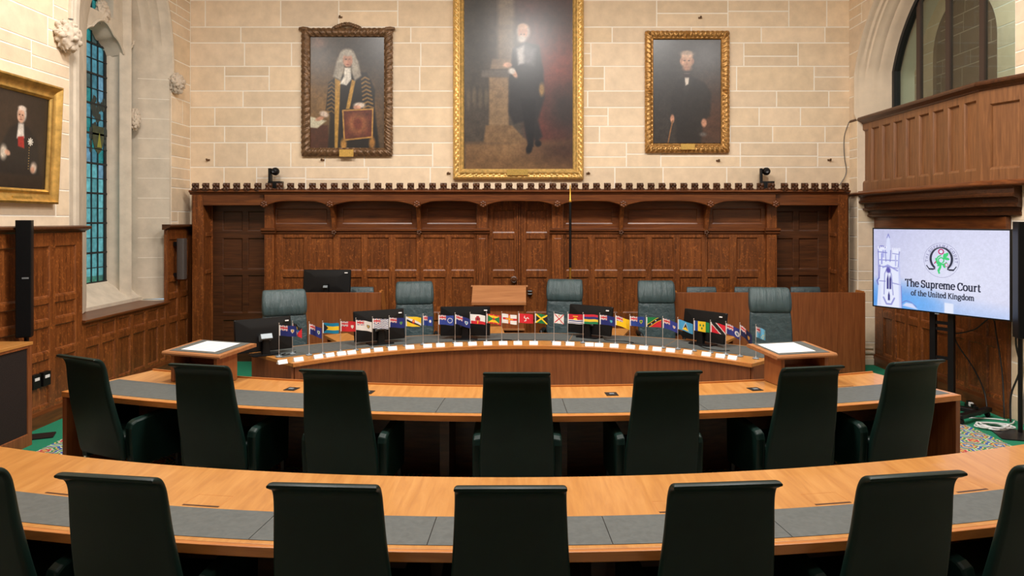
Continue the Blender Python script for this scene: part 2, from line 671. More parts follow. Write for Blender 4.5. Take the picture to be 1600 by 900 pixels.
fp = lambda u, v, w: (PX - w, u, v)
ashlar(mb, fp, 2.6, ZC, lambda z: 7.0, nz_l, 21)
ashlar(mb, fp, 2.6, ZC, lambda z: NL + NR - nz_l(z), lambda z: 14.1, 22)
# passage ends
ashlar(mb, lambda u, v, w: (u, 14.1 - w, v), 2.6, ZC, lambda z: 5.2, lambda z: PX, 23)
ashlar(mb, lambda u, v, w: (u, 7.0 + w, v), 2.6, ZC, lambda z: 5.6, lambda z: PX, 24)
ashlar(mb, lambda u, v, w: (5.3 + w, u, v), 2.6, ZC, lambda z: 10.95, lambda z: 14.1, 25)
pw = mb.build('wall_passage', [M['stone'], M['mortar']])
tag(pw, 'pale stone passage wall behind the gallery glass', kind='structure')
mb = MB()
ashlar(mb, lambda u, v, w: (PX + .06 - w, u, v), 2.6, 6.3, lambda z: NL - .1, lambda z: NR + .1, 26, width=(.6, 1.1))
nb = mb.build('niche_back', [M['niche'], M['niche_joint']], pw)
mb = MB()
pts = []
for k in range(19):
    a = PI * k / 18
    pts.append(((NL + NR) / 2 + (NR - NL) / 2 * math.cos(a), NZ + .95 * math.sin(a)))
ring = [(NR, 2.6)] + pts + [(NL, 2.6)]
mb.loft([[(PX + .06, u, v) for u, v in ring], [(PX - .01, u, v) for u, v in ring]], closed=False)
mb.build('niche_reveal', M['niche_plain'], pw)
mb = MB()
mb.box(5.5, 8.1, 6.9, 14.2, 2.5, 2.6)
mb.build('passage_floor', M['oaky'], pw)


def arc_path(side='far', zlo=1.05, c=WD0, r=WR, zs=WZS, dj=WD1, top=60, nsamp=22, axis=(WD0 + WD1) / 2):
    """jamb then pointed arch, as (D, z, inward normal)"""
    pts = []
    a0 = math.asin(min(1, max(0, 0)))
    pts.append((dj, zlo, -1, 0))
    pts.append((dj, zs, -1, 0))
    for k in range(1, nsamp + 1):
        a = R(top) * k / nsamp
        pts.append((c + r * math.cos(a), zs + r * math.sin(a), -math.cos(a), -math.sin(a)))
    if side == 'near':
        pts = [(2 * axis - d, z, -nd, nz) for d, z, nd, nz in pts]
    return pts


def sweep_blend(mb, path, prof, x0, sgn, z0, z1, hood=0):
    """mouldings that die into a plain splay below z0 and are full above z1; the first `hood` points only exist above z0"""
    a, b_ = prof[hood], prof[-2]
    sm = []
    for (d, z, nd, nz), (d2, z2, nd2, nz2) in zip(path[:-1], path[1:]):
        n = max(1, int(math.hypot(d2 - d, z2 - z) / .12))
        for k in range(n):
            t = k / n
            sm.append((d + (d2 - d) * t, z + (z2 - z) * t, nd + (nd2 - nd) * t, nz + (nz2 - nz) * t))
    sm.append(path[-1])
    secs = []
    for d, z, nd, nz in sm:
        t = min(1, max(0, (z - z0) / (z1 - z0)))
        t = t * t * (3 - 2 * t)
        row = []
        for k, (ins, rec) in enumerate(prof):
            if k < hood:
                if z < z0 - .12:
                    ins, rec = (0, 0)
            elif k < len(prof) - 1:
                f = (rec - a[1]) / (b_[1] - a[1])
                pi_, pr_ = a[0] + (b_[0] - a[0]) * f, rec
                ins, rec = pi_ + (ins - pi_) * t, rec
            row.append((x0 + sgn * rec, d + nd * ins, z + nz * ins))
        secs.append(row)
    mb.loft(secs, closed=False)


def sweep_wall(mb, path, prof, x0, sgn=-1):
    """prof: (inset, recess) pairs; sgn -1 recesses towards -X"""
    secs = []
    for d, z, nd, nz in path:
        secs.append([(x0 + sgn * rec, d + nd * ins, z + nz * ins) for ins, rec in prof])
    mb.loft(secs, closed=False)


# ------------------------------------------------------------------ left window
w1 = structure('window_1', 'tall pointed stone window with teal leaded glass', (-5.6, 9.2, 1.0))
farp = [(-.03, -.0), (-.03, -.035), (.0, -.045), (.03, -.03), (.035, .01), (.05, .06), (.075, .09), (.07, .14), (.09, .19), (.115, .2), (.12, .25), (.125, .3), (.15, .33), (.155, .42), (.1, .72)]
nearp = [(-.03, 0), (-.03, -.035), (.0, -.045), (.03, -.03), (.035, .01), (.12, .03), (.14, .01), (.19, .01), (.21, .06), (.26, .05), (.3, .09), (.6, .22), (.9, .36), (.97, .4), (.97, .72)]
mb = MB()
# the far jamb is plain, the mouldings of the arch die into it
sweep_blend(mb, arc_path('far'), farp, XL, -1, 4.38, 4.95, 4)
mb.build('arch_moulding', M['dressed'], w1, smooth=35, base='w')
mb = MB()
p = arc_path('near')
sweep_wall(mb, p[:2], [(0, 0)] + nearp[4:], XL)
sweep_wall(mb, p[1:], nearp, XL)
mb.build('jamb_moulding', M['dressed'], w1, smooth=35, base='w')
# horizontal bed joints on the far jamb
mb = MB()
for k in range(11):
    z = 1.36 + k * .29
    q0, q1 = (.035, .01), (.150, .41)
    e = [(XL - q[1] + .0015, WD1 - q[0] - .003) for q in (q0, q1)]
    mb.loft([[(e[0][0], e[0][1], z), (e[1][0], e[1][1], z), (e[1][0], e[1][1], z + .006), (e[0][0], e[0][1], z + .006)],
             [(e[0][0], e[0][1] + .02, z), (e[1][0], e[1][1] + .02, z), (e[1][0], e[1][1] + .02, z + .006), (e[0][0], e[0][1] + .02, z + .006)]])
mb.build('bed_joint', M['mortar'], w1, base='w')
# sloping sill
mb = MB()
mb.prism([(-5.95, .98), (-5.95, 1.42), (-5.87, 1.36), (-5.54, 1.10), (-5.50, 1.085), (-5.50, 1.04), (-5.16, 1.03), (-5.16, .98)], lambda u, v, w: (u, w, v), WD0, WD1)
mb.build('sill', M['dressed'], w1, base='w')
# mullion
mb = MB()
mp = [(-5.90, 9.97), (-5.80, 9.965), (-5.77, 9.99), (-5.70, 9.985), (-5.66, 9.955), (-5.63, 9.965), (-5.60, 9.99), (-5.55, 10.0), (-5.53, 10.03), (-5.55, 10.06), (-5.60, 10.07), (-5.63, 10.095), (-5.66, 10.105), (-5.70, 10.075), (-5.77, 10.07), (-5.80, 10.095), (-5.90, 10.09)]
mb.loft([[(x, y, 1.06) for x, y in mp], [(x, y, 6.8) for x, y in mp]])
mb.build('mullion', M['dressed'], w1, smooth=50, base='w')


def head(d0, d1, zs, ap, n=24):
    """cusped pointed light head, from d0 up to the apex and down to d1"""
    pts = []
    for k in range(n + 1):
        t = k / n
        s = 1 - abs(2 * t - 1)
        cusp = .028 * abs(math.sin(PI * 2 * s))
        pts.append((d0 + (d1 - d0) * t, zs + (ap - zs) * s ** .8 + cusp))
    return pts


mb = MB()
for (d0, d1, zs, ap) in ((9.0, 9.975, 4.5, 4.84), (10.09, 10.5, 4.5, 4.78)):
    hp = head(d0, d1, zs, ap)
    for (x0, x1, dz) in ((-5.62, -5.88, 0), ):
        poly = hp + [(d1, 4.99), (d0, 4.99)]
        # build as strips so the arch edge stays clean
        n = len(hp)
        vs = []
        for d, z in hp:
            vs += [(x0, d, z + .05), (x0, d, 4.99), (x1, d, z), (x1, d, 4.99)]
        fs = []
        for k in range(n - 1):
            a, c = 4 * k, 4 * (k + 1)
            fs += [(a, c, c + 1, a + 1), (a, a + 2, c + 2, c), (a + 2, a + 3, c + 3, c + 2), (a + 1, c + 1, c + 3, a + 3)]
        mb.add(vs, fs)
        mb.tube([(x0 + .01, d, z + .055) for d, z in hp], .018, 6)
mb.box(-5.88, -5.62, 8.9, 8.999, 4.4, 4.99)
mb.box(-5.88, -5.62, 8.9, 9.14, 4.991, 6.8)
mb.box(-5.88, -5.62, 9.74, 9.96, 4.991, 6.8)
mb.box(-5.88, -5.62, 10.11, 10.5, 4.991, 6.8)
mb.build('tracery', M['dressed'], w1, smooth=35, base='w')


def carved(name, c, r, seed, parent):
    mb = MB()
    mb.ball(c, r, 44, 30, .30, 4.2, seed)
    for k in range(26):
        rng = random.Random(seed * 50 + k)
        a, t = rng.uniform(0, 2 * PI), rng.uniform(-1, 1)
        d = Vector((math.cos(a) * math.sqrt(1 - t * t), math.sin(a) * math.sqrt(1 - t * t), t))
        q = Vector(c) + Vector((d.x * r[0], d.y * r[1], d.z * r[2])) * .92
        mb.ball(q, (r[0] * .3, r[1] * .3, r[2] * .2), 9, 6, .4, 3, k)
    return mb.build(name, M['carved'], parent, smooth=60, base='w')


carved('carved_stop', (-5.10, 7.93, 4.27), (.12, .16, .17), 3, w1)
carved('carved_stop', (-5.10, 10.47, 4.23), (.1, .125, .15), 5, w1)
carved('carved_capital', (-5.24, 8.22, 3.78), (.06, .07, .15), 7, w1)
carved('carved_capital', (-5.53, 10.12, 3.65), (.07, .06, .15), 8, w1)
carved('carved_capital', (-5.66, 9.56, 5.02), (.07, .11, .15), 9, w1)

# leaded glass: small quarries, each with its own tint
gm, nt, b = new_mat('teal_leaded_glass')
at = N(nt, 'ShaderNodeVertexColor', layer_name='tone')
tr = N(nt, 'ShaderNodeBsdfTransparent')
tl = N(nt, 'ShaderNodeBsdfTranslucent')
gl = N(nt, 'ShaderNodeBsdfGlossy', Roughness=.15)
nz = N(nt, 'ShaderNodeTexNoise', Scale=14.0, Detail=3.0)
tc = N(nt, 'ShaderNodeTexCoord')
nt.links.new(tc.outputs['Object'], nz.inputs['Vector'])
rp = ramp(nt, [(.3, (.62, .62, .62)), (.7, (1.1, 1.1, 1.1))])
nt.links.new(nz.outputs['Fac'], rp.inputs[0])
ml = N(nt, 'ShaderNodeMixRGB', blend_type='MULTIPLY')
ml.inputs[0].default_value = 1
nt.links.new(at.outputs[0], ml.inputs[1])
nt.links.new(rp.outputs[0], ml.inputs[2])
nt.links.new(ml.outputs[0], tr.inputs[0])
nt.links.new(ml.outputs[0], tl.inputs[0])
m1 = N(nt, 'ShaderNodeMixShader')
m1.inputs[0].default_value = .3
nt.links.new(tr.outputs[0], m1.inputs[1])
nt.links.new(tl.outputs[0], m1.inputs[2])
m2 = N(nt, 'ShaderNodeMixShader')
m2.inputs[0].default_value = .05
nt.links.new(m1.outputs[0], m2.inputs[1])
nt.links.new(gl.outputs[0], m2.inputs[2])
nt.links.new(m2.outputs[0], nt.nodes['Material Output'].inputs[0])
mb, ld = MB(), MB()
rng = random.Random(4)
GX = -5.86
cols = [8.9 + .145 * k for k in range(12)]
rows = [1.34 + .205 * k for k in range(26)]
for i in range(len(cols) - 1):
    for j in range(len(rows) - 1):
        f = (rows[j] - 1.3) / 5
        base = Vector((.26, .66, .56)) if f < .3 else Vector((.18, .46, .46))
        v = rng.uniform(.75, 1.3)
        c = base * v
        if rng.random() < .10:
            c = Vector((.05, .40, .32))
        if rng.random() < .10:
            c = Vector((.32, .55, .60))
        if rng.random() < .05 and f > .3:
            c = Vector((.12, .17, .13))
        mb.add([(GX, cols[i], rows[j]), (GX, cols[i + 1], rows[j]), (GX, cols[i + 1], rows[j + 1]), (GX, cols[i], rows[j + 1])], [(0, 1, 2, 3)], 0, tuple(c))
for c in cols:
    ld.box(GX - .008, GX + .012, c - .005, c + .005, rows[0], rows[-1])
for j, r_ in enumerate(rows):
    h = .013 if j % 2 == 0 else .005
    ld.box(GX - .008, GX + .02, cols[0], cols[-1], r_ - h, r_ + h)
ld.box(GX - .008, GX + .012, 9.915, 9.985, rows[0], rows[-1])
mb.build('leaded_glass', gm, w1, base='w')
ld.build('lead_came', M['lead'], w1, base='w')
# painted heraldic shield in the glass
mb = MB()
sc_, zc_ = 9.76, 3.33
sh = [(-.13, .17), (.13, .17), (.13, -.02), (.08, -.15), (0, -.22), (-.08, -.15), (-.13, -.02)]
mb.prism([(sc_ + u, zc_ + v) for u, v in sh], lambda u, v, w: (w, u, v), GX + .012, GX + .02)
s1 = mb.build('heraldic_shield', plain('shield_glass', S(64, 72, 50), .4, noise=.4, nscale=12), w1, base='w')
mb = MB()
mb.prism([(sc_ - .03, zc_ - .12), (sc_ + .07, zc_ - .12), (sc_ + .02, zc_ + .08)], lambda u, v, w: (w, u, v), GX + .02, GX + .024)
mb.build('shield_charge', plain('gold_green_glass', S(150, 150, 60), .4), s1, base='w')
mb = MB()
for k in range(18):
    rng2 = random.Random(k)
    u, v = rng2.uniform(-.2, .2), rng2.uniform(.1, .55)
    mb.ball((GX + .014, sc_ + u * (1 - .6 * (v - .1)), zc_ + v), (.006, .045, .06), 8, 5, .3, 4, k)
for k in range(8):
    rng2 = random.Random(k + 40)
    mb.ball((GX + .014, sc_ + (-.17 if k % 2 else .17), zc_ + .15 - k * .045), (.006, .03, .045), 8, 5, .3, 4, k)
mb.build('heraldic_mantling', plain('mantling_glass', S(44, 56, 54), .5), s1, base='w')

# ------------------------------------------------------------------ gallery arch and its glazed screen
w2 = structure('window_2', 'brown framed glass screen in the gallery arch', (5.6, 9.2, 2.6))


def rpath(r, zlo, near=False):
    t0 = math.asin((4.43 - RZC) / r)
    pts = [(RC + r * math.cos(t0), zlo, -1, 0), (RC + r * math.cos(t0), 4.43, -1, 0)]
    t1 = math.acos((9.26 - RC) / r)
    for k in range(1, 19):
        a = t0 + (t1 - t0) * k / 18
        pts.append((RC + r * math.cos(a), RZC + r * math.sin(a), -math.cos(a), -math.sin(a)))
    if near:
        pts = [(18.52 - d, z, -nd, nz) for d, z, nd, nz in pts]
    return pts


mb = MB()
rp_ = [(0, 0), (.0, .04), (.022, .07), (.018, .11), (.04, .13), (.042, .18), (.055, .21), (.065, .25), (.06, .29), (.085, .32), (.09, .37), (.10, .41), (.105, .48), (.12, .5), (.12, .8)]
rp_ = [(-.04, -.0), (-.04, -.04), (-.01, -.05), (.0, -.02)] + rp_
sweep_blend(mb, rpath(RRO, 2.6), rp_, XR, 1, 3.85, 4.75, 4)
sweep_wall(mb, [(d, z + (.5 if k else 0), a_, b_) for k, (d, z, a_, b_) in enumerate(rpath(2.06, 2.6, True))], [(0, 0), (.03, .02), (.06, .08), (.06, .5)], 5.53, 1)
mb.build('arch_moulding', M['stone_plain'], w2, smooth=35, base='w')
# frame following the arch, mullions, glass
mb = MB()
sweep_wall(mb, rpath(RRG + .01, 2.6), [(0, 0), (.0, -.05), (.06, -.05), (.06, .05), (0, .05)], 5.66, 1)
mb.build('screen_frame', M['frame_black'], w2, base='w')
for xm in (1436.5, 1482.5, 1536):
    D = 5.66 * 1100 / (xm - 812)
    t = 8.71 if D > 9.26 else 9.81
    zt = RZC + math.sqrt(4 - (D - t) ** 2)
    mb = MB()
    mb.box(5.645, 5.675, D + .0, D + .05, 2.6, zt)
    mb.box(5.635, 5.685, D - .055, D + .0, 2.6, zt)
    mb.build('screen_mullion', M['frame_brown'], w2, base='w')
gg, nt, b = new_mat('screen_glass')
tr = N(nt, 'ShaderNodeBsdfTransparent')
tr.inputs[0].default_value = (.78, .88, .86, 1)
gl = N(nt, 'ShaderNodeBsdfGlossy', Roughness=.03)
mxs = N(nt, 'ShaderNodeMixShader')
mxs.inputs[0].default_value = .08
nt.links.new(tr.outputs[0], mxs.inputs[1])
nt.links.new(gl.outputs[0], mxs.inputs[2])
nt.links.new(mxs.outputs[0], nt.nodes['Material Output'].inputs[0])
mb = MB()
mb.box(5.655, 5.665, 7.7, 10.7, 2.6, 6.2)
mb.build('glass_pane', gg, w2, base='w')

# ------------------------------------------------------------------ oak panelling
def WX(px, D):
    return (px - 812) * D / FPX


def WZ(py, D):
    return 2.2 - (py - 344) * D / FPX


def panel_frame(fn, u0, u1, v0, v1, cells, depth=.02, bev=.016, back=.05):
    """stiles and rails round a set of sunk panels; returns (frame MB, list of panel MBs)"""
    us = sorted({u0, u1} | {c[0] for c in cells} | {c[1] for c in cells})
    vs_ = sorted({v0, v1} | {c[2] for c in cells} | {c[3] for c in cells})
    f = MB()

    def q(a, b_, c, d, w=0):
        f.add([fn(a, c, w), fn(b_, c, w), fn(b_, d, w), fn(a, d, w)], [(0, 1, 2, 3)])
    for i in range(len(us) - 1):
        for j in range(len(vs_) - 1):
            cu, cv = (us[i] + us[i + 1]) / 2, (vs_[j] + vs_[j + 1]) / 2
            if any(c[0] < cu < c[1] and c[2] < cv < c[3] for c in cells):
                continue
            q(us[i], us[i + 1], vs_[j], vs_[j + 1])
    f.add([fn(u0, v0, 0), fn(u1, v0, 0), fn(u1, v1, 0), fn(u0, v1, 0), fn(u0, v0, -back), fn(u1, v0, -back), fn(u1, v1, -back), fn(u0, v1, -back)],
          [(0, 1, 5, 4), (1, 2, 6, 5), (2, 3, 7, 6), (3, 0, 4, 7)])
    pans = []
    for (a, b_, c, d) in cells:
        lo = bev * 1.7
        o = [(a, c), (b_, c), (b_, d), (a, d)]
        m = [(a + bev, c + lo), (b_ - bev, c + lo), (b_ - bev, d - bev), (a + bev, d - bev)]
        m2 = [(a + bev * .5, c + lo * .7), (b_ - bev * .5, c + lo * .7), (b_ - bev * .5, d - bev * .5), (a + bev * .5, d - bev * .5)]
        f.loft([[fn(u, v, 0) for u, v in o], [fn(u, v, -depth * .35) for u, v in m2], [fn(u, v, -depth) for u, v in m]], caps=False)
        p = MB()
        e = [(a + bev, c + lo), (b_ - bev, c + lo), (b_ - bev, d - bev), (a + bev, d - bev)]
        p.loft([[fn(u, v, -depth - .015) for u, v in e], [fn(u, v, -depth) for u, v in e]])
        pans.append(p)
    return f, pans


def grid(cols, rows):
    return [(a, b_, c, d) for a, b_ in cols for c, d in rows]


def panelling(parent, fn, u0, u1, v0, v1, cells, mat, fmat=None, **kw):
    f, ps = panel_frame(fn, u0, u1, v0, v1, cells, **kw)
    f.build('panel_frame', fmat or mat, parent, base='w')
    for p in ps:
        p.build('panel', mat, parent, base='w')


def sweep_path(mb, pts, prof, side=1):
    """prof (out, z) carried along a plan polyline; side picks which way 'out' points"""
    nrm = []
    P = [Vector(p) for p in pts]
    segn = []
    for i in range(len(P) - 1):
        d = (P[i + 1] - P[i]).normalized()
        segn.append(Vector((-d.y, d.x)) * side)
    secs = []
    for i in range(len(P)):
        if i == 0:
            n = segn[0]
        elif i == len(P) - 1:
            n = segn[-1]
        else:
            n = (segn[i - 1] + segn[i]).normalized()
            n = n / max(.4, n.dot(segn[i]))
        secs.append([(P[i].x + n.x * o, P[i].y + n.y * o, z) for o, z in prof])
    mb.loft(secs)


DF = 10.90            # face of the back panelling
t1 = structure('trim_1', 'dark oak panelling with carved cresting along the back wall', (0, 10.9, 0))
fb = lambda u, v, w: (u, DF - w, v)
xf = lambda p: WX(p, DF)
lc = [(441, 475), (485, 521), (530, 565), (573, 608), (617, 651), (661, 696), (705, 741)]
rc = [(885, 920), (929, 965), (973, 1009), (1018, 1053), (1062, 1097), (1105, 1141), (1151, 1185)]
rows3 = [(WZ(423, DF), WZ(371, DF)), (WZ(489, DF), WZ(433, DF)), (.2, WZ(500, DF))]
for a, b_, cc in ((430, 745, lc), (880, 1196, rc)):
    panelling(t1, fb, xf(a), xf(b_), .0, WZ(364, DF), grid([(xf(p), xf(q)) for p, q in cc], rows3), M['oak'])
for a, b_, cc in ((430, 757, [(431, 511), (535, 644), (667, 745)]), (868, 1196, [(884, 957), (981, 1090), (1113, 1190)])):
    panelling(t1, fb, xf(a), xf(b_), WZ(358, DF), WZ(312, DF), grid([(xf(p), xf(q)) for p, q in cc], [(WZ(350, DF), WZ(326, DF))]), M['oakx'])
# middle doors
dcol = [(xf(770), xf(804)), (xf(822), xf(855))]
dr = [(WZ(364, DF), WZ(328, DF)), (WZ(423, DF), WZ(373, DF)), (WZ(489, DF), WZ(433, DF)), (.2, WZ(500, DF))]
fd = lambda u, v, w: (u, DF + .012 - w, v)
panelling(t1, fd, xf(762), xf(862), 0, WZ(312, DF), grid(dcol, dr), M['oak'])
mb = MB()
for p in (808.5, 812, 815.5):
    mb.box(xf(p) - .009, xf(p) + .009, DF - .014, DF + .02, 0, WZ(318, DF))
mb.build('door_astragal', M['oak'], t1, base='w')
mb = MB()
mb.lathe([(0, 0), (.05, 0), (.055, .012), (.04, .02), (.03, .016), (.02, .03), (0, .034)], n=18)
o = mb.build('door_rosette', M['oak_dark'], t1, smooth=40)
o.matrix_parent_inverse = Matrix.Translation((0, -10.9, 0))
o.location = (xf(803), DF - .012, WZ(437, DF))
o.rotation_euler = (R(90), 0, 0)
# pilasters, rails
for a, b_, zt in ((415, 430, 2.62), (745, 762, 2.62), (862, 880, 2.62), (1196, 1212, 2.62)):
    mb = MB()
    mb.box(xf(a), xf(b_), DF - .06, DF + .09, 0, zt)
    mb.box(xf(a) + .03, xf(b_) - .03, DF - .075, DF - .05, .25, WZ(372, DF))
    mb.build('pilaster', M['oak'], t1, bevel=.008, base='w')
    mb = MB()
    sweep_path(mb, [(xf(a) - .035, DF - .06), (xf(b_) + .035, DF - .06)], [(-.0, WZ(366, DF)), (.03, WZ(364, DF)), (.03, WZ(362, DF)), (.06, WZ(360, DF)), (.06, WZ(357, DF)), (.0, WZ(356, DF))], -1)
    mb.build('pilaster_cap', M['oakx'], t1, base='w')
for a, b_ in ((430, 745), (880, 1196)):
    mb = MB()
    sweep_path(mb, [(xf(a), DF), (xf(b_), DF)], [(0, WZ(366, DF)), (.02, WZ(364.5, DF)), (.02, WZ(362, DF)), (.05, WZ(360.5, DF)), (.05, WZ(357.5, DF)), (0, WZ(356, DF))], -1)
    mb.build('dado_rail', M['oakx'], t1, base='w')
# end alcoves; darker oak carries the canopy's shade in its colour
for sgn, pa, pb, cc in ((-1, 315, 417, [(348, 379), (387, 414)]), (1, 1210, 1311, [(1213, 1240), (1248, 1279)])):
    DA = 10.965
    xa = lambda p: WX(p, DA)
    fa = lambda u, v, w: (u, DA - w, v)
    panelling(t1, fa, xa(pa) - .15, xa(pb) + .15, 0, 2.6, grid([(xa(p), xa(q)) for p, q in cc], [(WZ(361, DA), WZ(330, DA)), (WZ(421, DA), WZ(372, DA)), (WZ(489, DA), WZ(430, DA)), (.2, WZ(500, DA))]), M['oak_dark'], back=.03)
    # post and its panelled return
    x0, x1 = (-4.97, -4.80) if sgn < 0 else (4.83, 4.98)
    mb = MB()
    mb.box(x0, x1, 10.68, 10.99, 0, 2.60)
    mb.box(x0 + (.0 if sgn < 0 else -.03), x1 + (.03 if sgn < 0 else 0), 10.93, 10.96, 0, 2.45)
    for z in (.2, 1.38, 1.95):
        mb.box(x0 + (.0 if sgn < 0 else -.02), x1 + (.02 if sgn < 0 else 0), 10.75, 10.95, z, z + .06)
    mb.build('end_post', M['oak'], t1, bevel=.006, base='w')
    mb = MB()
    xa0, xa1 = sorted((x1 if sgn < 0 else x0, sgn * 3.88))
    mb.box(xa0, xa1, 10.68, 10.74, WZ(321, 10.68), 2.62)
    mb.box(xa0, xa1, 10.67, 10.69, WZ(321, 10.68), WZ(318, 10.68))
    mb.box(xa0, xa1, 10.74, 10.985, 2.56, 2.62)
    mb.build('lintel', M['oakx'], t1, bevel=.006, base='w')
# canopy: arcaded front board, soffit, brackets, bosses
DC = 10.62
xc = lambda p: WX(p, DC)
bos = [413, 515.5, 651.5, 755, 871, 974, 1110, 1212]
mb = MB()
low = []
for a, b_ in zip(bos[:-1], bos[1:]):
    for k in range(17):
        t = k / 16
        s = 1 - abs(2 * t - 1)
        y = 324 - 8.5 * min(1, (s / .45)) ** .6 - 1.2 * s
        low.append((xc(a + (b_ - a) * t), WZ(y, DC)))
n = len(low)
zt = 2.615
vs = []
for x, z in low:
    vs += [(x, DC, z), (x, DC, zt), (x, DC + .05, z), (x, DC + .05, zt)]
fs = []
for k in range(n - 1):
    a, c = 4 * k, 4 * (k + 1)
    fs += [(a, c, c + 1, a + 1), (a, a + 2, c + 2, c), (a + 2, a + 3, c + 3, c + 2), (a + 1, c + 1, c + 3, a + 3)]
mb.add(vs, fs)
mb.tube([(x, DC - .002, z + .012) for x, z in low], .009, 6)
mb.build('arcade_board', M['oakx'], t1, base='w')
mb = MB()
mb.box(xc(413), xc(1212), DC + .05, 10.985, 2.53, 2.615)
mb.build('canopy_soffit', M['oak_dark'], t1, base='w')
for p in bos:
    mb = MB()
    x = xc(p)
    for k in range(6):
        a = PI / 6 + k * PI / 3
        mb.ball((x + .032 * math.cos(a), DC - .02, WZ(319, DC) + .032 * math.sin(a)), (.026, .02, .026), 9, 6, .3, 5, k)
    mb.ball((x, DC - .03, WZ(319, DC)), (.022, .025, .022), 9, 6)
    mb.build('carved_boss', M['oakx'], t1, smooth=60, base='w')
for p in bos[1:3] + bos[5:7]:
    x = xc(p)
    mb = MB()
    mb.prism([(10.67, 2.53), (10.67, 2.42), (10.72, 2.36), (10.79, 2.24), (10.83, 2.10), (10.85, 2.02), (10.905, 2.0), (10.905, 2.53)], lambda u, v, w: (w, u, v), x - .03, x + .03)
    b_ = mb.build('canopy_bracket', M['oak'], t1, bevel=.006, base='w')
    mb = MB()
    for k in range(5):
        a = k * 2 * PI / 5
        mb.ball((x + .025 * math.cos(a), 10.835, 2.01 + .025 * math.sin(a)), (.022, .02, .022), 8, 5, .3, 4, k)
    mb.ball((x, 10.84, 1.97), (.018, .018, .03), 8, 5)
    mb.build('carved_drop', M['oak_dark'], b_, smooth=60, base='w')
# cornice
mb = MB()
cp = [(0, 2.585), (.012, 2.595), (.012, 2.605), (.035, 2.62), (.05, 2.628), (.05, 2.648), (.03, 2.655), (-.3, 2.655), (-.3, 2.585)]
sweep_path(mb, [(-5.0, 10.68), (xc(413) - .02, 10.68), (xc(413) - .02, DC), (xc(1212) + .02, DC), (xc(1212) + .02, 10.68), (5.0, 10.68)], cp, -1)
mb.build('cornice', M['oakx'], t1, base='w')
mb = MB()
mb.box(-4.97, 4.97, 10.66, 10.68, 2.65, 2.672)
for k in range(300):
    x = -4.96 + k * 9.92 / 299
    mb.ball((x, 10.655, 2.668 + .008 * math.sin(k * 1.9)), (.02, .012, .010), 6, 4)
mb.build('cresting_band', M['oakx'], t1, base='w')
fin = [305.5 + 16.1 * k for k in range(6)] + [403 + 17.06 * k for k in range(48)] + [1225.5 + 15.8 * k for k in range(7)]
proto = None
for k, p in enumerate(fin):
    x = WX(p, 10.65)
    if proto is None:
        mb = MB()
        mb.box(-.048, .048, -.012, .012, -.060, .062)
        for sx in (-1, 1):
            for sz in (-1, 1):
                mb.ball((sx * .026, -.022, sz * .03), (.025, .022, .031), 10, 7, .5, 6, sx + 2 * sz)
                mb.tube([(0, -.02, 0), (sx * .03, -.024, sz * .045)], [.008, .012], 6)
        mb.ball((0, -.022, 0), (.018, .012, .018), 8, 5)
        mb.ball((0, -.018, -.058), (.04, .014, .014), 8, 5)
        proto = mb.build('crest_finial', M['oak_dark'], t1, smooth=50)
        o = proto
    else:
        o = proto.copy()
        COL.objects.link(o)
    o.parent = t1
    o.matrix_parent_inverse = Matrix.Translation((0, -10.9, 0))
    o.location = (x, 10.655, 2.70)

# ------------------------------------------------------------------ panelling of the left wall
t2 = structure('trim_2', 'dark oak panelling stepping down under the stone window', (-5.1, 8, 0))
flp = lambda u, v, w: (-5.10 + w, u, v)
tall_rows = [(1.36, 1.92), (1.115, 1.30), (.765, 1.05), (.2, .70)]
lcols = [(8.09 - .36 - .45 * k, 8.09 - .45 * k) for k in range(11)]
panelling(t2, flp, 3.1, 8.21, 0, 2.06, grid(lcols, tall_rows), M['oak'], back=.048)
ucols = [(8.28, 8.54), (8.60, 8.88), (8.95, 9.23), (9.30, 9.59), (9.66, 9.93), (9.99, 10.14)]
panelling(t2, flp, 8.21, 10.19, 0, .995, grid(ucols, [(.775, .95), (.2, .70)]), M['oak'], back=.048)
panelling(t2, flp, 10.19, 10.985, 0, 2.06, grid([(10.25, 10.5), (10.57, 10.82)], tall_rows), M['oak'], back=.048)
sk = [(0, 0), (.022, 0), (.022, .13), (.012, .165), (0, .17)]
mb = MB()
sweep_path(mb, [(-5.10, 3.1), (-5.10, 10.67)], sk, -1)
mb.build('skirting', M['oaky'], t2, base='w')
capp = [(-.048, 2.06), (0, 2.06), (.01, 2.075), (.035, 2.085), (.07, 2.10), (.08, 2.105), (.08, 2.125), (.06, 2.135), (-.048, 2.14)]
for y0, y1 in ((3.1, 8.26), (10.13, 10.95)):
    mb = MB()
    sweep_path(mb, [(-5.10, y0), (-5.10, y1)], capp, -1)
    mb.build('cornice', M['oak_dark'], t2, base='w')
mb = MB()
mb.prism([(-5.50, .995), (-5.075, .995), (-5.06, 1.0), (-5.055, 1.015), (-5.06, 1.03), (-5.50, 1.04)], lambda u, v, w: (u, w, v), 8.2, 10.2)
mb.build('window_board', M['oaky'], t2, base='w')

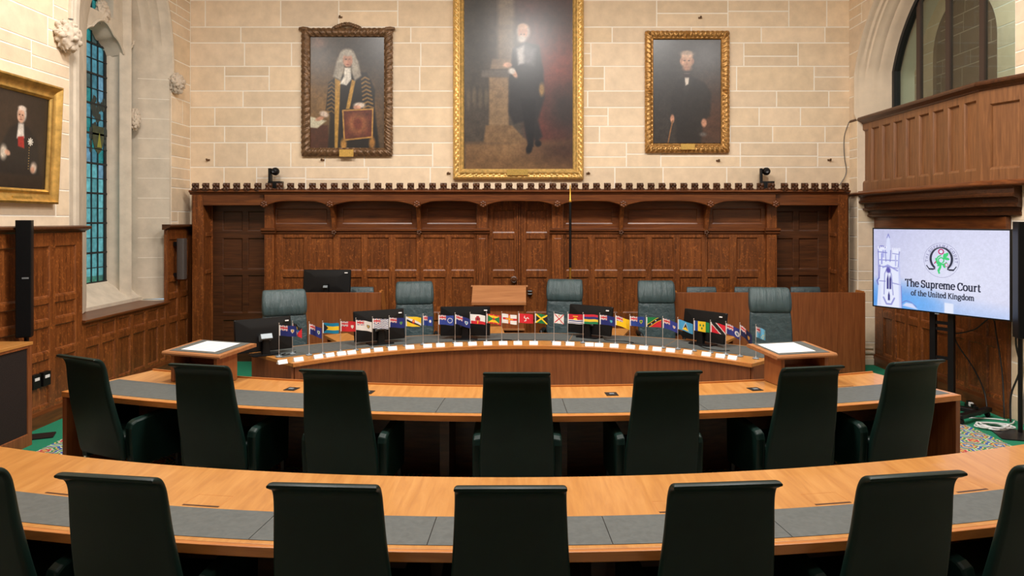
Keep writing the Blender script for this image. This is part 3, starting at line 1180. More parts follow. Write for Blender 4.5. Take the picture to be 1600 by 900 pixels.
# ------------------------------------------------------------------ panelling of the right wall, under the gallery
mb = MB()
for z0_, z1_, o_ in ((0, .10, .05), (.10, .14, .035), (.17, .21, .04), (.24, .27, .025)):
    mb.box(5.15 - o_, 5.38, 10.73 - o_, 10.74, z0_, z1_)
    mb.box(5.15 - o_, 5.16, 10.73 - o_, 10.99, z0_, z1_)
tag(mb.build('baseboard_jamb', M['stone_plain'], bevel=.008), 'moulded stone base of the jamb beside the right clerk desk', kind='structure')
t3 = structure('trim_3', 'dark oak panelling under the gallery behind the screen', (5.4, 9, 0))
frp = lambda u, v, w: (5.40 - w, u, v)
rcols = [(7.9 + .33 * k, 8.15 + .33 * k) for k in range(8)]
panelling(t3, frp, 7.8, 10.70, 0, 2.03, grid(rcols, [(1.60, 1.98), (.84, 1.52), (.2, .76)]), M['oak'], back=.045)
mb = MB()
mb.box(5.385, 5.445, 7.8, 10.70, 2.03, 2.24)
mb.box(5.37, 5.40, 7.8, 10.70, 2.02, 2.045)
mb.build('frieze_board', M['oaky'], t3, bevel=.004, base='w')
mb = MB()
sweep_path(mb, [(5.40, 7.8), (5.40, 10.70)], sk, 1)
mb.build('skirting', M['oaky'], t3, base='w')

# ------------------------------------------------------------------ gallery
g = thing('gallery_balcony', 'oak panelled gallery front projecting from the stone arch above the screen', 'balcony', (5.4, 9.2, 2.24))
fg = lambda u, v, w: (5.22 - w, u, v)
gc = [(8.05 + .312 * k, 8.27 + .312 * k) for k in range(9)]
panelling(g, fg, 7.98, 10.99, 2.62, 3.68, grid(gc, [(2.765, 3.57)]), M['gal_oak'], depth=.03, bev=.02)
A, B_ = Vector((5.22, 7.98)), Vector((5.40, 7.50))
L_ = (B_ - A).length
dv = (B_ - A) / L_
nv = Vector((dv.y, -dv.x))
if nv.x > 0:
    nv = -nv
fe = lambda u, v, w: (A.x + dv.x * u + nv.x * w, A.y + dv.y * u + nv.y * w, v)
panelling(g, fe, 0, L_, 2.62, 3.68, [(.11, L_ - .07, 2.765, 3.50)], M['gal_oak'], depth=.03, bev=.02)
gp = [(5.22, 10.985), (5.22, 7.98), (5.40, 7.50), (5.60, 7.46)]
mb = MB()
sweep_path(mb, gp, [(-.06, 3.66), (.01, 3.66), (.02, 3.68), (.05, 3.70), (.075, 3.715), (.08, 3.735), (.065, 3.76), (.0, 3.775), (-.06, 3.77)], -1)
mb.build('top_rail', M['oak_dark'], g, base='w')
mb = MB()
sweep_path(mb, gp, [(-.05, 2.575), (.09, 2.575), (.105, 2.59), (.105, 2.61), (.07, 2.625), (.06, 2.64), (.0, 2.645), (-.05, 2.64)], -1)
mb.build('base_moulding', M['oaky'], g, bevel=.003, base='w')
mb = MB()
pr = [(.07, 2.575), (.05, 2.56), (.035, 2.545), (.035, 2.50), (.06, 2.485), (.055, 2.46), (-.03, 2.44), (-.035, 2.39), (-.005, 2.375), (-.01, 2.35), (-.09, 2.335), (-.095, 2.295), (-.075, 2.28), (-.08, 2.255), (-.165, 2.24), (-.20, 2.24), (-.20, 2.575)]
sweep_path(mb, [(5.22, 10.97), (5.22, 7.98), (5.36, 7.60)], pr, -1)
mb.build('stepped_cornice', M['oak_dark'], g, base='w')

# ------------------------------------------------------------------ curved desks
def AP(C, r, a, s):
    return (C[0] + r * math.sin(a), C[1] + s * r * math.cos(a))


def arc_block(mb, C, r0, r1, a0, a1, z0, z1, s, n=40):
    secs = []
    for k in range(n + 1):
        a = a0 + (a1 - a0) * k / n
        p, q = AP(C, r0, a, s), AP(C, r1, a, s)
        secs.append([(p[0], p[1], z0), (q[0], q[1], z0), (q[0], q[1], z1), (p[0], p[1], z1)])
    return mb.loft(secs)


def curved_desk(name, label, C, rf, rn, a0, a1, l0, l1, seams, slots, sockets, lip=False):
    """a public desk: rf far radius, rn near radius (the sitters' side), leather strip l0..l1"""
    s = -1
    mid = AP(C, (rf + rn) / 2, 0, s)
    t = thing(name, label, 'desk', (mid[0], mid[1], 0))
    mb = MB()
    arc_block(mb, C, rf, rn - .03, a0, a1, .70, .74, s)
    mb.build('desk_top', M['top'], t, bevel=.003, base='w')
    mb = MB()
    arc_block(mb, C, rn - .03, rn, a0, a1, .693, .74, s)
    mb.build('edge_band', M['edge'], t, bevel=.004, base='w')
    se = [a0 + .05 / rn] + sorted(seams) + [a1 - .05 / rn]
    mb = MB()
    arc_block(mb, C, l0 + .001, l1 - .001, se[0], se[-1], .739, .7412, s)
    mb.build('inlay_seam', M['black'], t, base='w')
    for a, b_ in zip(se[:-1], se[1:]):
        mb = MB()
        arc_block(mb, C, l0, l1, a + .0002, b_ - .0002, .739, .7422, s, 14)
        mb.build('leather_inlay', M['inlay'], t, base='w')
    for a in (a0, a1 - .05 / rn):
        mb = MB()
        arc_block(mb, C, rf + .02, rn - .01, a, a + .05 / rn, 0, .70, s, 2)
        mb.build('end_panel', M['front'], t, bevel=.003, base='w')
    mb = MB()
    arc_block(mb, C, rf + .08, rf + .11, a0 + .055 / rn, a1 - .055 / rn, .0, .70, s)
    mb.build('modesty_panel', M['oak_dark'], t, base='w')  # darker oak puts the shade under the desk into the colour
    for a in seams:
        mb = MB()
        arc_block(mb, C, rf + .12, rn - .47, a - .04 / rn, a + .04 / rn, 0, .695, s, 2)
        mb.build('support_panel', M['oak_dark'], t, base='w')  # darkened for the under-desk shade, like the modesty panel
    if lip:
        mb = MB()
        arc_block(mb, C, rf, rf + .018, a0, a1, .739, .752, s)
        mb.build('back_lip', M['edge'], t, base='w')
    for x in slots:
        a = math.asin((x - C[0]) / l0)
        mb = MB()
        arc_block(mb, C, l0 - .034, l0 - .02, a - .1 / l0, a + .1 / l0, .739, .7412, s, 4)
        q = mb.build('cable_slot', M['oak_dark'], t, base='w')
        mb = MB()
        rr = l0 - .034
        arc_block(mb, C, rr - .132, rr - .129, a - .1 / l0, a + .1 / l0, .739, .7404, s, 4)
        for da in (-.1, .1):
            arc_block(mb, C, rr - .13, rr, a + (da - .0012) / l0, a + (da + .0012) / l0, .739, .7404, s, 1)
        mb.build('hatch_outline', M['edge'], q, base='w')
    for x, r in sockets:
        a = math.asin((x - C[0]) / r)
        mb = MB()
        arc_block(mb, C, r - .055, r + .055, a - .05 / r, a + .05 / r, .739, .744, s, 2)
        q = mb.build('power_socket', M['dark'], t, base='w')
        mb = MB()
        arc_block(mb, C, r - .01, r + .03, a - .02 / r, a + .02 / r, .743, .749, s, 2)
        mb.build('socket_flap', M['silver'], q, base='w')
    return t


C1 = (-.10, 14.0)
sm1 = [math.asin((x - C1[0]) / 10.85) for x in (-3.75, -2.91, -2.08, -1.24, -.417, .42, 1.257, 2.09, 2.92, 3.75)]
desk1 = curved_desk('curved_desk', 'long curved wooden desk with narrow leather strip, nearest of the two, under the closest chairs', C1, 10.0, 10.91, R(-24), R(24.5), 10.54, 10.845, sm1,
                    [-2.45, -1.635, -.83, .0, .80, 1.62, 2.45], [])
C2 = (.05, 16.05)
sm2 = [math.asin((x - C2[0]) / 10.75) for x in (-2.62, -1.64, -.64, .36, 1.45, 2.42)]
desk2 = curved_desk('curved_desk', 'curved wooden desk between the chair rows carrying two small lecterns', C2, 9.87, 10.80, R(-21.5), R(19.7), 10.29, 10.735, sm2,
                    [-2.75, 2.85], [(-1.97, 10.17), (-1.29, 10.17), (.77, 10.17), (2.03, 10.17)], lip=True)

# ------------------------------------------------------------------ the judges' bench
CB = (.02, 5.02)
be = thing('judges_bench', 'horseshoe judges bench with curved wooden front and row of small flags on top', 'bench desk', (0, 8.6, 0))
A0, A1 = R(-47.3), R(47.6)
mb = MB()
arc_block(mb, CB, 3.17, 4.11, A0, A1, .705, .74, 1, 60)
mb.build('bench_top', M['top'], be, bevel=.003, base='w')
mb = MB()
arc_block(mb, CB, 3.19, 3.22, A0 + .01, A1 - .01, 0, .705, 1, 60)
mb.build('front_panel', M['front'], be, base='w')
mb = MB()
arc_block(mb, CB, 3.165, 3.19, A0, A1, .70, .7415, 1, 60)
mb.build('edge_band', M['edge'], be, bevel=.003, base='w')
ns = 5
for k in range(ns):
    a = A0 + .02 + (A1 - A0 - .04) * k / ns
    b_ = A0 + .02 + (A1 - A0 - .04) * (k + 1) / ns
    mb = MB()
    arc_block(mb, CB, 3.52, 4.07, a + .001, b_ - .001, .739, .7422, 1, 14)
    mb.build('leather_inlay', M['inlay'], be, base='w')
for a in (A0, A1 - .012):
    mb = MB()
    arc_block(mb, CB, 3.2, 4.05, a, a + .012, 0, .705, 1, 2)
    mb.build('end_panel', M['front'], be, base='w')
for ad in (-30.6, -5.1, 16.3, 33.4):
    a = R(ad)
    mb = MB()
    rot = Matrix.Rotation(-a, 3, 'Z')
    p = AP(CB, 4.385, a, 1)
    mb.obox((p[0], p[1], .722), (.30, .58, .035), rot)
    wg = mb.build('bench_return', M['top'], be, bevel=.003, base='w')
    mb = MB()
    p = AP(CB, 4.6, a, 1)
    mb.obox((p[0], p[1], .352), (.26, .03, .70), rot)
    mb.build('return_leg', M['front'], wg, base='w')

# ------------------------------------------------------------------ leather chairs of the public rows
ROWS = 'green black leather armchairs drawn up to the curved desks'


def back_sections(path, widths, thick, rad):
    """sections of a chair back: path (y,z) with matching widths and thicknesses"""
    P = [Vector((0, y, z)) for y, z in path]
    out = []
    for i, p in enumerate(P):
        t = (P[min(i + 1, len(P) - 1)] - P[max(i - 1, 0)]).normalized()
        n = Vector((0, t.z, -t.y))          # towards the sitter
        out.append([p + Vector((u, 0, 0)) + n * v for u, v in rrect(widths[i], thick[i], rad)])
    return out


def smooth_path(pts, n):
    """Catmull-Rom through tuples"""
    out = []
    P = [pts[0]] + list(pts) + [pts[-1]]
    for i in range(1, len(P) - 2):
        for k in range(n):
            t = k / n
            out.append(tuple(.5 * (2 * b + (c - a) * t + (2 * a - 5 * b + 4 * c - d) * t * t + (-a + 3 * b - 3 * c + d) * t ** 3)
                             for a, b, c, d in zip(P[i - 1], P[i], P[i + 1], P[i + 2])))
    out.append(pts[-1])
    return out


def make_chair(label):
    t = thing('leather_armchair', label, 'chair', group=ROWS)
    key = [(.13, .30, .53, .03), (.125, .34, .545, .055), (.095, .50, .545, .06), (.05, .68, .525, .058), (.012, .86, .50, .052), (-.008, 1.0, .485, .045),
           (-.022, 1.065, .48, .038), (-.048, 1.105, .478, .034), (-.085, 1.122, .476, .028), (-.105, 1.125, .474, .012)]
    sp = smooth_path(key, 4)
    mb = MB()
    mb.loft(back_sections([(a, b_) for a, b_, c, d in sp], [c for a, b_, c, d in sp], [d for a, b_, c, d in sp], .022))
    mb.build('backrest', M['chair'], t, smooth=50)
    mb = MB()
    secs = []
    for y, w, h, zc in ((.12, .40, .08, .42), (.14, .46, .12, .42), (.3, .50, .13, .425), (.5, .50, .13, .43), (.585, .48, .11, .43), (.60, .42, .06, .43)):
        secs.append([(u, y, zc + v) for u, v in rrect(w, h, .04)])
    mb.loft(secs)
    mb.build('seat', M['chair'], t, smooth=50)
    for s in (-1, 1):
        mb = MB()
        prof = [(.155, .24), (.135, .43), (.13, .55), (.145, .59), (.18, .607), (.36, .625), (.58, .64), (.615, .625), (.63, .58), (.62, .24)]
        lo = [(s * .262, y, z) for y, z in prof]
        m1_ = [(s * .272, y + (.006 if y < .4 else -.006), z + .006 * (1 if z > .56 else 0)) for y, z in prof]
        m2_ = [(s * .318, y + (.0), z) for y, z in prof]
        hi = [(s * .328, y + (.012 if y < .4 else -.012), z - .012 * (1 if z > .56 else 0)) for y, z in prof]
        mb.loft([lo, m1_, m2_, hi])
        mb.build('arm', M['chair'], t, bevel=.008)
        for y in (.175, .585):
            mb = MB()
            mb.box(s * .295 - .014, s * .295 + .014, y - .014, y + .014, 0, .285)
            mb.build('leg', M['chrome'] if y < .3 else M['dark'], t)
    return t


def facing(x, y, tx, ty):
    d = (tx - x, ty - y)
    return math.atan2(-d[0], d[1])


nearchairs = [(-2.45, 0, 'cropped at the left edge of the view'), (-1.715, 0, 'second from the left'), (-.79, 0, 'third from the left'), (-.037, 0, 'with its back square to the view, directly in the centre'),
              (.835, 0, 'just right of the central chair'), (1.655, 0, 'second right of the central chair'), (2.38, 0, 'cropped at the right edge of the view')]
farchairs = [(-3.42, -8, 'leftmost, beside the open floor by the left end panel'), (-2.36, 0, 'in front of the left small lectern'), (-1.33, 0, 'left of the middle chair'), (-.02, 0, 'in the middle, seen squarely from behind'),
             (1.05, 0, 'right of the middle chair'), (2.13, 0, 'in front of the right small lectern'), (3.0, 0, 'rightmost, beside the end panel below the big screen')]
ch0 = None
for (lst, C, rn, row) in ((nearchairs, C1, 10.91, 'nearest row leather armchair '), (farchairs, C2, 10.80, 'second row leather armchair ')):
    for x, dy, txt in lst:
        r = rn + (.19 if C is C1 else .235)
        a = math.asin((x - C[0]) / r)
        px_, py_ = AP(C, r, a, -1)
        rz = facing(px_, py_, *C) + R(dy)
        if ch0 is None:
            ch0 = make_chair(row + txt)
            ch0.location = (px_, py_, 0)
            ch0.rotation_euler = (0, 0, rz)
            ch0.scale = (.955, .955, 1.0)
        else:
            dup(ch0, (px_, py_, 0), rz, row + txt).scale = (.955, .955, 1.0) if C is C1 else (1, 1, 1)

# ------------------------------------------------------------------ judges' chairs
JG = 'high backed slate leather chairs behind the bench'


def make_judge(label):
    t = thing('judge_chair', label, 'chair', group=JG)
    key = [(.06, .44, .47, .05), (.05, .5, .50, .085), (.02, .7, .525, .085), (-.005, .9, .525, .08), (-.02, 1.03, .51, .07), (-.025, 1.06, .50, .03)]
    sp = smooth_path(key, 4)
    mb = MB()
    mb.loft(back_sections([(a, b_) for a, b_, c, d in sp], [c for a, b_, c, d in sp], [d for a, b_, c, d in sp], .035))
    mb.build('backrest', M['judge'], t, smooth=55)
    key = [(-.025, 1.035, .47, .05), (-.02, 1.06, .51, .10), (-.025, 1.13, .525, .125), (-.04, 1.23, .52, .12), (-.065, 1.295, .51, .10), (-.10, 1.32, .50, .06), (-.125, 1.318, .49, .02)]
    sp = smooth_path(key, 4)
    mb = MB()
    mb.loft(back_sections([(a, b_) for a, b_, c, d in sp], [c for a, b_, c, d in sp], [d for a, b_, c, d in sp], .035))
    mb.build('head_cushion', M['judge_fold'], t, smooth=55)
    mb = MB()
    secs = []
    for y, w, h, zc in ((.06, .42, .06, .46), (.1, .5, .12, .46), (.3, .54, .14, .465), (.5, .53, .13, .47), (.56, .5, .08, .465), (.58, .44, .03, .46)):
        secs.append([(u, y, zc + v) for u, v in rrect(w, h, .045)])
    mb.loft(secs)
    mb.build('seat', M['judge'], t, smooth=55)
    for s in (-1, 1):
        mb = MB()
        mb.tube([(s * .27, .06, .60), (s * .285, .1, .655), (s * .285, .3, .665), (s * .285, .42, .655), (s * .28, .45, .60), (s * .27, .42, .44)], [.02, .026, .028, .028, .022, .018], 8)
        mb.build('arm', M['black'], t, smooth=50)
    mb = MB()
    mb.lathe([(.0, .06), (.03, .06), (.03, .2), (.022, .2), (.022, .40), (0, .40)], (0, .3, 0), 14)
    mb.build('gas_column', M['chrome'], t, smooth=40)
    mb = MB()
    for k in range(5):
        a = 2 * PI * k / 5
        mb.tube([(0, .3, .09), (.2 * math.cos(a), .3 + .2 * math.sin(a), .075), (.3 * math.cos(a), .3 + .3 * math.sin(a), .06)], [.03, .024, .018], 8)
        mb.ball((.3 * math.cos(a), .3 + .3 * math.sin(a), .03), (.03, .03, .03), 8, 6)
    mb.build('star_base', M['black'], t, smooth=50)
    return t


jl = [(445, 8.57, 'behind the leftmost monitor, left end of the bench', 205), (648, 9.72, 'second from the left, between two monitors', 192), (882, 10.1, 'in the middle, just right of the sloping wooden stand', 171),
      (1026, 9.85, 'second from the right, behind the green and red flag', 180), (1204, 8.85, 'right end of the bench, behind the right small lectern', 177)]
j0 = None
for p, D, txt, dz in jl:
    x = WX(p, D)
    rz = R(dz)
    lab = 'high backed slate leather judge chair ' + txt
    if j0 is None:
        j0 = make_judge(lab)
        j0.location = (x, D, 0)
        j0.rotation_euler = (0, 0, rz)
    else:
        dup(j0, (x, D, 0), rz, lab)

# ------------------------------------------------------------------ side desks behind the bench, with low chairs
for x0, x1, lab in ((-3.47, -1.97, 'tall fronted wooden clerk desk at the left, behind the bench, with a monitor on it'),
                    (2.21, 4.91, 'long tall fronted wooden clerk desk at the right, behind the bench, beside the big screen')):
    t = thing('clerk_desk', lab, 'desk', ((x0 + x1) / 2, 10.1, 0), group='clerk desks behind the bench')
    mb = MB()
    mb.box(x0, x1, 10.0, 10.03, .03, 1.172)
    mb.build('front_panel', M['front'], t, bevel=.003, base='w')
    mb = MB()
    mb.box(x0 + .04, x1 - .04, 10.0, 10.02, 0, .03)
    mb.box(x0 + .005, x1 - .005, 10.032, 10.06, 1.14, 1.168)
    mb.build('plinth', M['black'], t, base='w')
    mb = MB()
    mb.box(x0 + .03, x1 - .03, 10.06, 10.34, .85, .88)
    mb.build('worktop', M['top'], t, base='w')
    for x in (x0, x1 - .03):
        mb = MB()
        mb.prism([(10.03, 0), (10.36, 0), (10.36, .95), (10.22, 1.19), (10.03, 1.19)], lambda u, v, w: (w, u, v), x, x + .03)
        mb.build('end_panel', M['edge'], t, base='w')
LG = 'low teal chairs behind the clerk desks'


def make_low(label):
    t = thing('low_chair', label, 'chair', group=LG)
    mb = MB()
    secs = []
    for z, y, w, th in ((.62, .0, .40, .03), (.64, .0, .43, .05), (.85, -.01, .45, .055), (1.10, -.03, .45, .05), (1.185, -.045, .44, .045), (1.20, -.05, .42, .02)):
        secs.append([(u, y + v, z) for u, v in rrect(w, th, .018)])
    mb.loft(secs)
    mb.build('backrest', M['judge'], t, smooth=50)
    mb = MB()
    secs = [[(u, y, .62 + v) for u, v in rrect(w, h, .03)] for y, w, h in ((-.02, .38, .03), (.0, .44, .07), (.34, .44, .08), (.37, .40, .04))]
    mb.loft(secs)
    mb.build('seat', M['judge'], t, smooth=50)
    for s in (-1, 1):
        for y in (.02, .33):
            mb = MB()
            mb.tube([(s * .19, y, .60), (s * .21, y, 0)], .014, 8)
            mb.build('leg', M['chrome'], t)
    return t


ll = [(560, 10.5, 'low teal chair at the left clerk desk beside the raised monitor'), (1097, 10.5, 'low teal chair at the right clerk desk, nearest the room centre'),
      (1172, 10.5, 'low teal chair at the right clerk desk, partly hidden by the end judge chair'), (1260, 10.5, 'low teal chair at the right clerk desk, nearest the stone corner')]
l0 = None
for p, D, lab in ll:
    if l0 is None:
        l0 = make_low(lab)
        l0.location = (WX(p, D), D, 0)
        l0.rotation_euler = (0, 0, PI)
    else:
        dup(l0, (WX(p, D), D, 0), PI, lab)

# sloping stand in the middle, behind the bench
t = thing('sloping_stand', 'pale wooden stand with sloping top before the oak doors, centre of the back wall', 'lectern', (-.29, 9.85, 0))
xa, xb = -.665, .09
mb = MB()
mb.prism([(9.70, 1.035), (9.695, 1.06), (9.96, 1.28), (9.985, 1.255)], lambda u, v, w: (w, u, v), xa, xb)
mb.box(xa, xb, 9.675, 9.70, 1.03, 1.075)
mb.build('sloping_top', M['lectx'], t, bevel=.004, base='w')
mb = MB()
mb.prism([(9.74, 0), (9.95, 0), (9.95, 1.22), (9.74, 1.045)], lambda u, v, w: (w, u, v), xa + .03, xb - .03)
mb.build('body', M['front'], t, base='w')
mb = MB()
mb.box(xa + .02, xb - .02, 9.70, 9.76, .68, .70)
mb.build('shelf', M['lectx'], t, base='w')
for x in (xa - .012, xb + .012):  # small balls standing in for the lit edges of the sloping top
    mb = MB()
    mb.ball((x, 9.965, 1.26), (.018, .02, .022), 10, 7)
    mb.build('lit_edge_ball', M['lectx'], t, smooth=60, base='w')

# ------------------------------------------------------------------ small lecterns on the middle desk
for (cx, cy, rz, w, txt, side) in ((-2.84, 6.46, R(-19), .65, 'small wooden lectern with leather top, left of the two on the middle desk', 1),
                                   (2.465, 6.40, R(14.2), .61, 'small wooden lectern with leather top, right of the two on the middle desk', -1)):
    t = thing('tabletop_lectern', txt, 'lectern', (cx, cy, .752), rz, 'small lecterns on the middle desk')
    h = w / 2
    mb = MB()
    mb.prism([(-.235, .235), (-.245, .25), (-.235, .268), (.215, .300), (.235, .295), (.235, .265)], lambda u, v, w_: (w_, u, v), -h, h)
    tp = mb.build('lectern_top', M['lectx'], t, bevel=.004)
    mb = MB()
    mb.prism([(-.20, .2705), (-.20, .2735), (.205, .3025), (.205, .2995)], lambda u, v, w_: (w_, u, v), -h + .05, h - .05)
    mb.build('leather_inlay', M['inlay'], tp)
    for s in (-1, 1):
        mb = MB()
        mb.box(s * (h - .085) - .018, s * (h - .085) + .018, -.20, .055, -.008, .262)
        mb.build('side_panel', M['lect'], t, bevel=.003)
    mb = MB()
    mb.box(-h + .1, h - .1, .0, .03, .13, .25)
    mb.build('back_panel', M['lect'], t)
    mb = MB()
    mb.box(-h + .1, h - .1, -.14, .03, .12, .136)
    mb.build('shelf', M['lect'], t)
    mb = MB()
    px0 = -.02 if side > 0 else -.06
    ang = math.atan2(.029, .405)
    mb.prism([(-.15, .2775), (-.15, .2785), (.17, .3015), (.17, .3005)], lambda u, v, w_: (w_, u, v), px0 - .17, px0 + .21)
    sh_ = mb.build('paper_sheet', M['white'])
    sh_.location = (cx, cy, .752)
    sh_.rotation_euler = (0, 0, rz)
    tag(sh_, 'white printed sheet lying on the ' + ('left' if side > 0 else 'right') + ' small lectern', 'paper', 'sheets on the small lecterns')
    mb = MB()
    for k in range(9):
        y = .12 - k * .026
        z = .2787 + (y + .15) * .0719 + .0004
        mb.add([(px0 - .12, y, z), (px0 + .15, y, z), (px0 + .15, y + .006, z + .0005), (px0 - .12, y + .006, z + .0005)], [(0, 1, 2, 3)])
    mb.build('print_lines', M['print'], sh_)

# ------------------------------------------------------------------ painting on fine grids of vertex colour
class Paint:
    def __init__(self, w, h, col):
        self.w, self.h = w, h
        self.asp = h / w
        self.x, self.y = np.meshgrid((np.arange(w) + .5) / w, (np.arange(h) + .5) / w)
        self.a = np.zeros((h, w, 3)) + np.array(col, float)
        self.rs = np.random.RandomState(7)

    def mix(self, m, col):
        m = np.clip(m, 0, 1)[..., None]
        self.a = self.a * (1 - m) + np.array(col, float) * m
        return self

    def ell(self, cx, cy, rx, ry, col, soft=.15, rot=0, op=1):
        c, s = math.cos(R(rot)), math.sin(R(rot))
        dx, dy = self.x - cx, self.y - cy
        d = np.sqrt(((dx * c + dy * s) / rx) ** 2 + ((-dx * s + dy * c) / ry) ** 2)
        return self.mix(np.clip((1 + soft - d) / (2 * soft), 0, 1) * op, col)

    def ring(self, cx, cy, r, w, col, op=1):
        d = np.abs(np.sqrt((self.x - cx) ** 2 + (self.y - cy) ** 2) - r)
        return self.mix(np.clip((w - d) * self.w + .5, 0, 1) * op, col)

    def poly(self, pts, col, soft=.01, op=1):
        ins = np.zeros(self.x.shape, bool)
        dist = np.full(self.x.shape, 9.)
        n = len(pts)
        for i in range(n):
            x0, y0 = pts[i]
            x1, y1 = pts[(i + 1) % n]
            if y1 != y0:
                cr = ((y0 > self.y) != (y1 > self.y)) & (self.x < (x1 - x0) * (self.y - y0) / (y1 - y0) + x0)
                ins ^= cr
            L2 = (x1 - x0) ** 2 + (y1 - y0) ** 2 + 1e-12
            t = np.clip(((self.x - x0) * (x1 - x0) + (self.y - y0) * (y1 - y0)) / L2, 0, 1)
            dist = np.minimum(dist, np.hypot(self.x - x0 - t * (x1 - x0), self.y - y0 - t * (y1 - y0)))
        sd = np.where(ins, dist, -dist)
        return self.mix(np.clip(sd / soft + .5, 0, 1) * op, col)

    def line(self, pts, w, col, op=1, soft=.004):
        m = np.zeros(self.x.shape)
        for (x0, y0), (x1, y1) in zip(pts[:-1], pts[1:]):
            L2 = (x1 - x0) ** 2 + (y1 - y0) ** 2 + 1e-12
            t = np.clip(((self.x - x0) * (x1 - x0) + (self.y - y0) * (y1 - y0)) / L2, 0, 1)
            d = np.hypot(self.x - x0 - t * (x1 - x0), self.y - y0 - t * (y1 - y0))
            m = np.maximum(m, np.clip((w / 2 - d) / soft + .5, 0, 1))
        return self.mix(m * op, col)

    def noise(self, n, amp):
        g = self.rs.rand(max(2, int(n * self.asp)) + 2, n + 2)
        gy = self.y / self.asp * (g.shape[0] - 2)
        gx = self.x * (g.shape[1] - 2)
        iy, ix = gy.astype(int), gx.astype(int)
        fy, fx = gy - iy, gx - ix
        fy, fx = fy * fy * (3 - 2 * fy), fx * fx * (3 - 2 * fx)
        v = g[iy, ix] * (1 - fx) * (1 - fy) + g[iy, ix + 1] * fx * (1 - fy) + g[iy + 1, ix] * (1 - fx) * fy + g[iy + 1, ix + 1] * fx * fy
        self.a = self.a * (1 + (v[..., None] - .5) * 2 * amp)
        return self

    def lin(self):
        c = np.clip(self.a / 255.0, 0, 1)
        return np.where(c <= .04045, c / 12.92, ((c + .055) / 1.055) ** 2.4)


def canvas(name, pt, fn, mat, parent=None, base=None, smooth=True):
    """a fine grid of pt.w x pt.h vertices carrying the paint; fn(u, v) arrays -> (n,3), v up"""
    w, h = pt.w, pt.h
    u, v = np.meshgrid(np.linspace(0, 1, w), np.linspace(1, 0, h))
    co = fn(u.ravel(), v.ravel())
    idx = np.arange(w * h).reshape(h, w)
    q = np.stack([idx[1:, :-1], idx[1:, 1:], idx[:-1, 1:], idx[:-1, :-1]], -1).reshape(-1, 4)
    me = bpy.data.meshes.new(name)
    me.vertices.add(len(co))
    me.vertices.foreach_set('co', np.asarray(co, np.float32).ravel())
    me.loops.add(q.size)
    me.loops.foreach_set('vertex_index', q.ravel().astype(np.int32))
    me.polygons.add(len(q))
    me.polygons.foreach_set('loop_start', np.arange(0, q.size, 4).astype(np.int32))
    me.update(calc_edges=True)
    ca = me.color_attributes.new('paint', 'FLOAT_COLOR', 'POINT')
    rgba = np.ones((w * h, 4), np.float32)
    rgba[:, :3] = pt.lin().reshape(-1, 3)
    ca.data.foreach_set('color', rgba.ravel())
    me.materials.append(mat)
    me.polygons.foreach_set('use_smooth', [smooth] * len(me.polygons))
    o = bpy.data.objects.new(name, me)
    COL.objects.link(o)
    if parent is not None:
        o.parent = parent
        if base == 'w':
            o.matrix_parent_inverse = parent.matrix_basis.inverted()
    return o


def frame_mesh(fn, u0, u1, v0, v1, prof, orn=None, step=.012):
    """mitred moulding round a rectangle; prof: (inset, out); orn(side length param, inset) -> (d_inset, d_out)"""
    mb = MB()
    cs = [((u0, v0), (u1, v0), (0, 1)), ((u1, v0), (u1, v1), (-1, 0)), ((u1, v1), (u0, v1), (0, -1)), ((u0, v1), (u0, v0), (1, 0))]
    for a, b_, nrm in cs:
        L = math.hypot(b_[0] - a[0], b_[1] - a[1])
        d = ((b_[0] - a[0]) / L, (b_[1] - a[1]) / L)
        n = max(4, int(L / step)) if orn else 2
        secs = []
        for k in range(n + 1):
            t = k / n
            s = []
            for ins, out in prof:
                st, en = ins, L - ins
                p = st + (en - st) * t
                di, do = orn(p, L, ins) if orn else (0, 0)
                i2 = ins + di
                s.append(fn(a[0] + d[0] * p + nrm[0] * i2, a[1] + d[1] * p + nrm[1] * i2, out + do))
            secs.append(s)
        mb.loft(secs, closed=False)
    return mb


# ---- portraits on the back wall
fw = lambda u, v, w: (u, 10.995 - w, v)
DP = 10.93


def portrait(name, label, px, canv, pt, prof, mat, orn, plate, fnw=fw, extra=None):
    x0, x1, z0, z1 = px
    t = thing(name, label, 'painting', (*[fnw((x0 + x1) / 2, (z0 + z1) / 2, 0)[i] for i in (0, 1)], z0))
    f = frame_mesh(fnw, x0, x1, z0, z1, prof, orn)
    # closed back and outer sides
    vs = [fnw(x0, z0, .0), fnw(x1, z0, .0), fnw(x1, z1, .0), fnw(x0, z1, .0)]
    o_ = prof[0][1]
    vs += [fnw(x0, z0, o_), fnw(x1, z0, o_), fnw(x1, z1, o_), fnw(x0, z1, o_)]
    f.add(vs, [(3, 2, 1, 0), (0, 1, 5, 4), (1, 2, 6, 5), (2, 3, 7, 6), (3, 0, 4, 7)])
    if extra:
        extra(f)
    f.build('frame', mat, t, smooth=50, base='w')
    c0, c1, d0, d1 = canv
    w = prof[-1][1]
    canvas('painted_canvas', pt, lambda u, v: np.array([fnw(c0 + (c1 - c0) * a, d0 + (d1 - d0) * b_, w - .004) for a, b_ in zip(u, v)]), M['paint'], t, 'w')
    if plate:
        mb = MB()
        p0, p1, q0, q1, pw_ = plate
        mb.loft([[fnw(p0, q0, w_), fnw(p1, q0, w_), fnw(p1, q1, w_), fnw(p0, q1, w_)] for w_ in (pw_ - .02, pw_)])
        mb.build('name_plate', M['plate'], t, base='w')
    return t


def pr(px0, px1, py0, py1, D=DP):
    return (WX(px0, D), WX(px1, D), WZ(py1, D), WZ(py0, D))


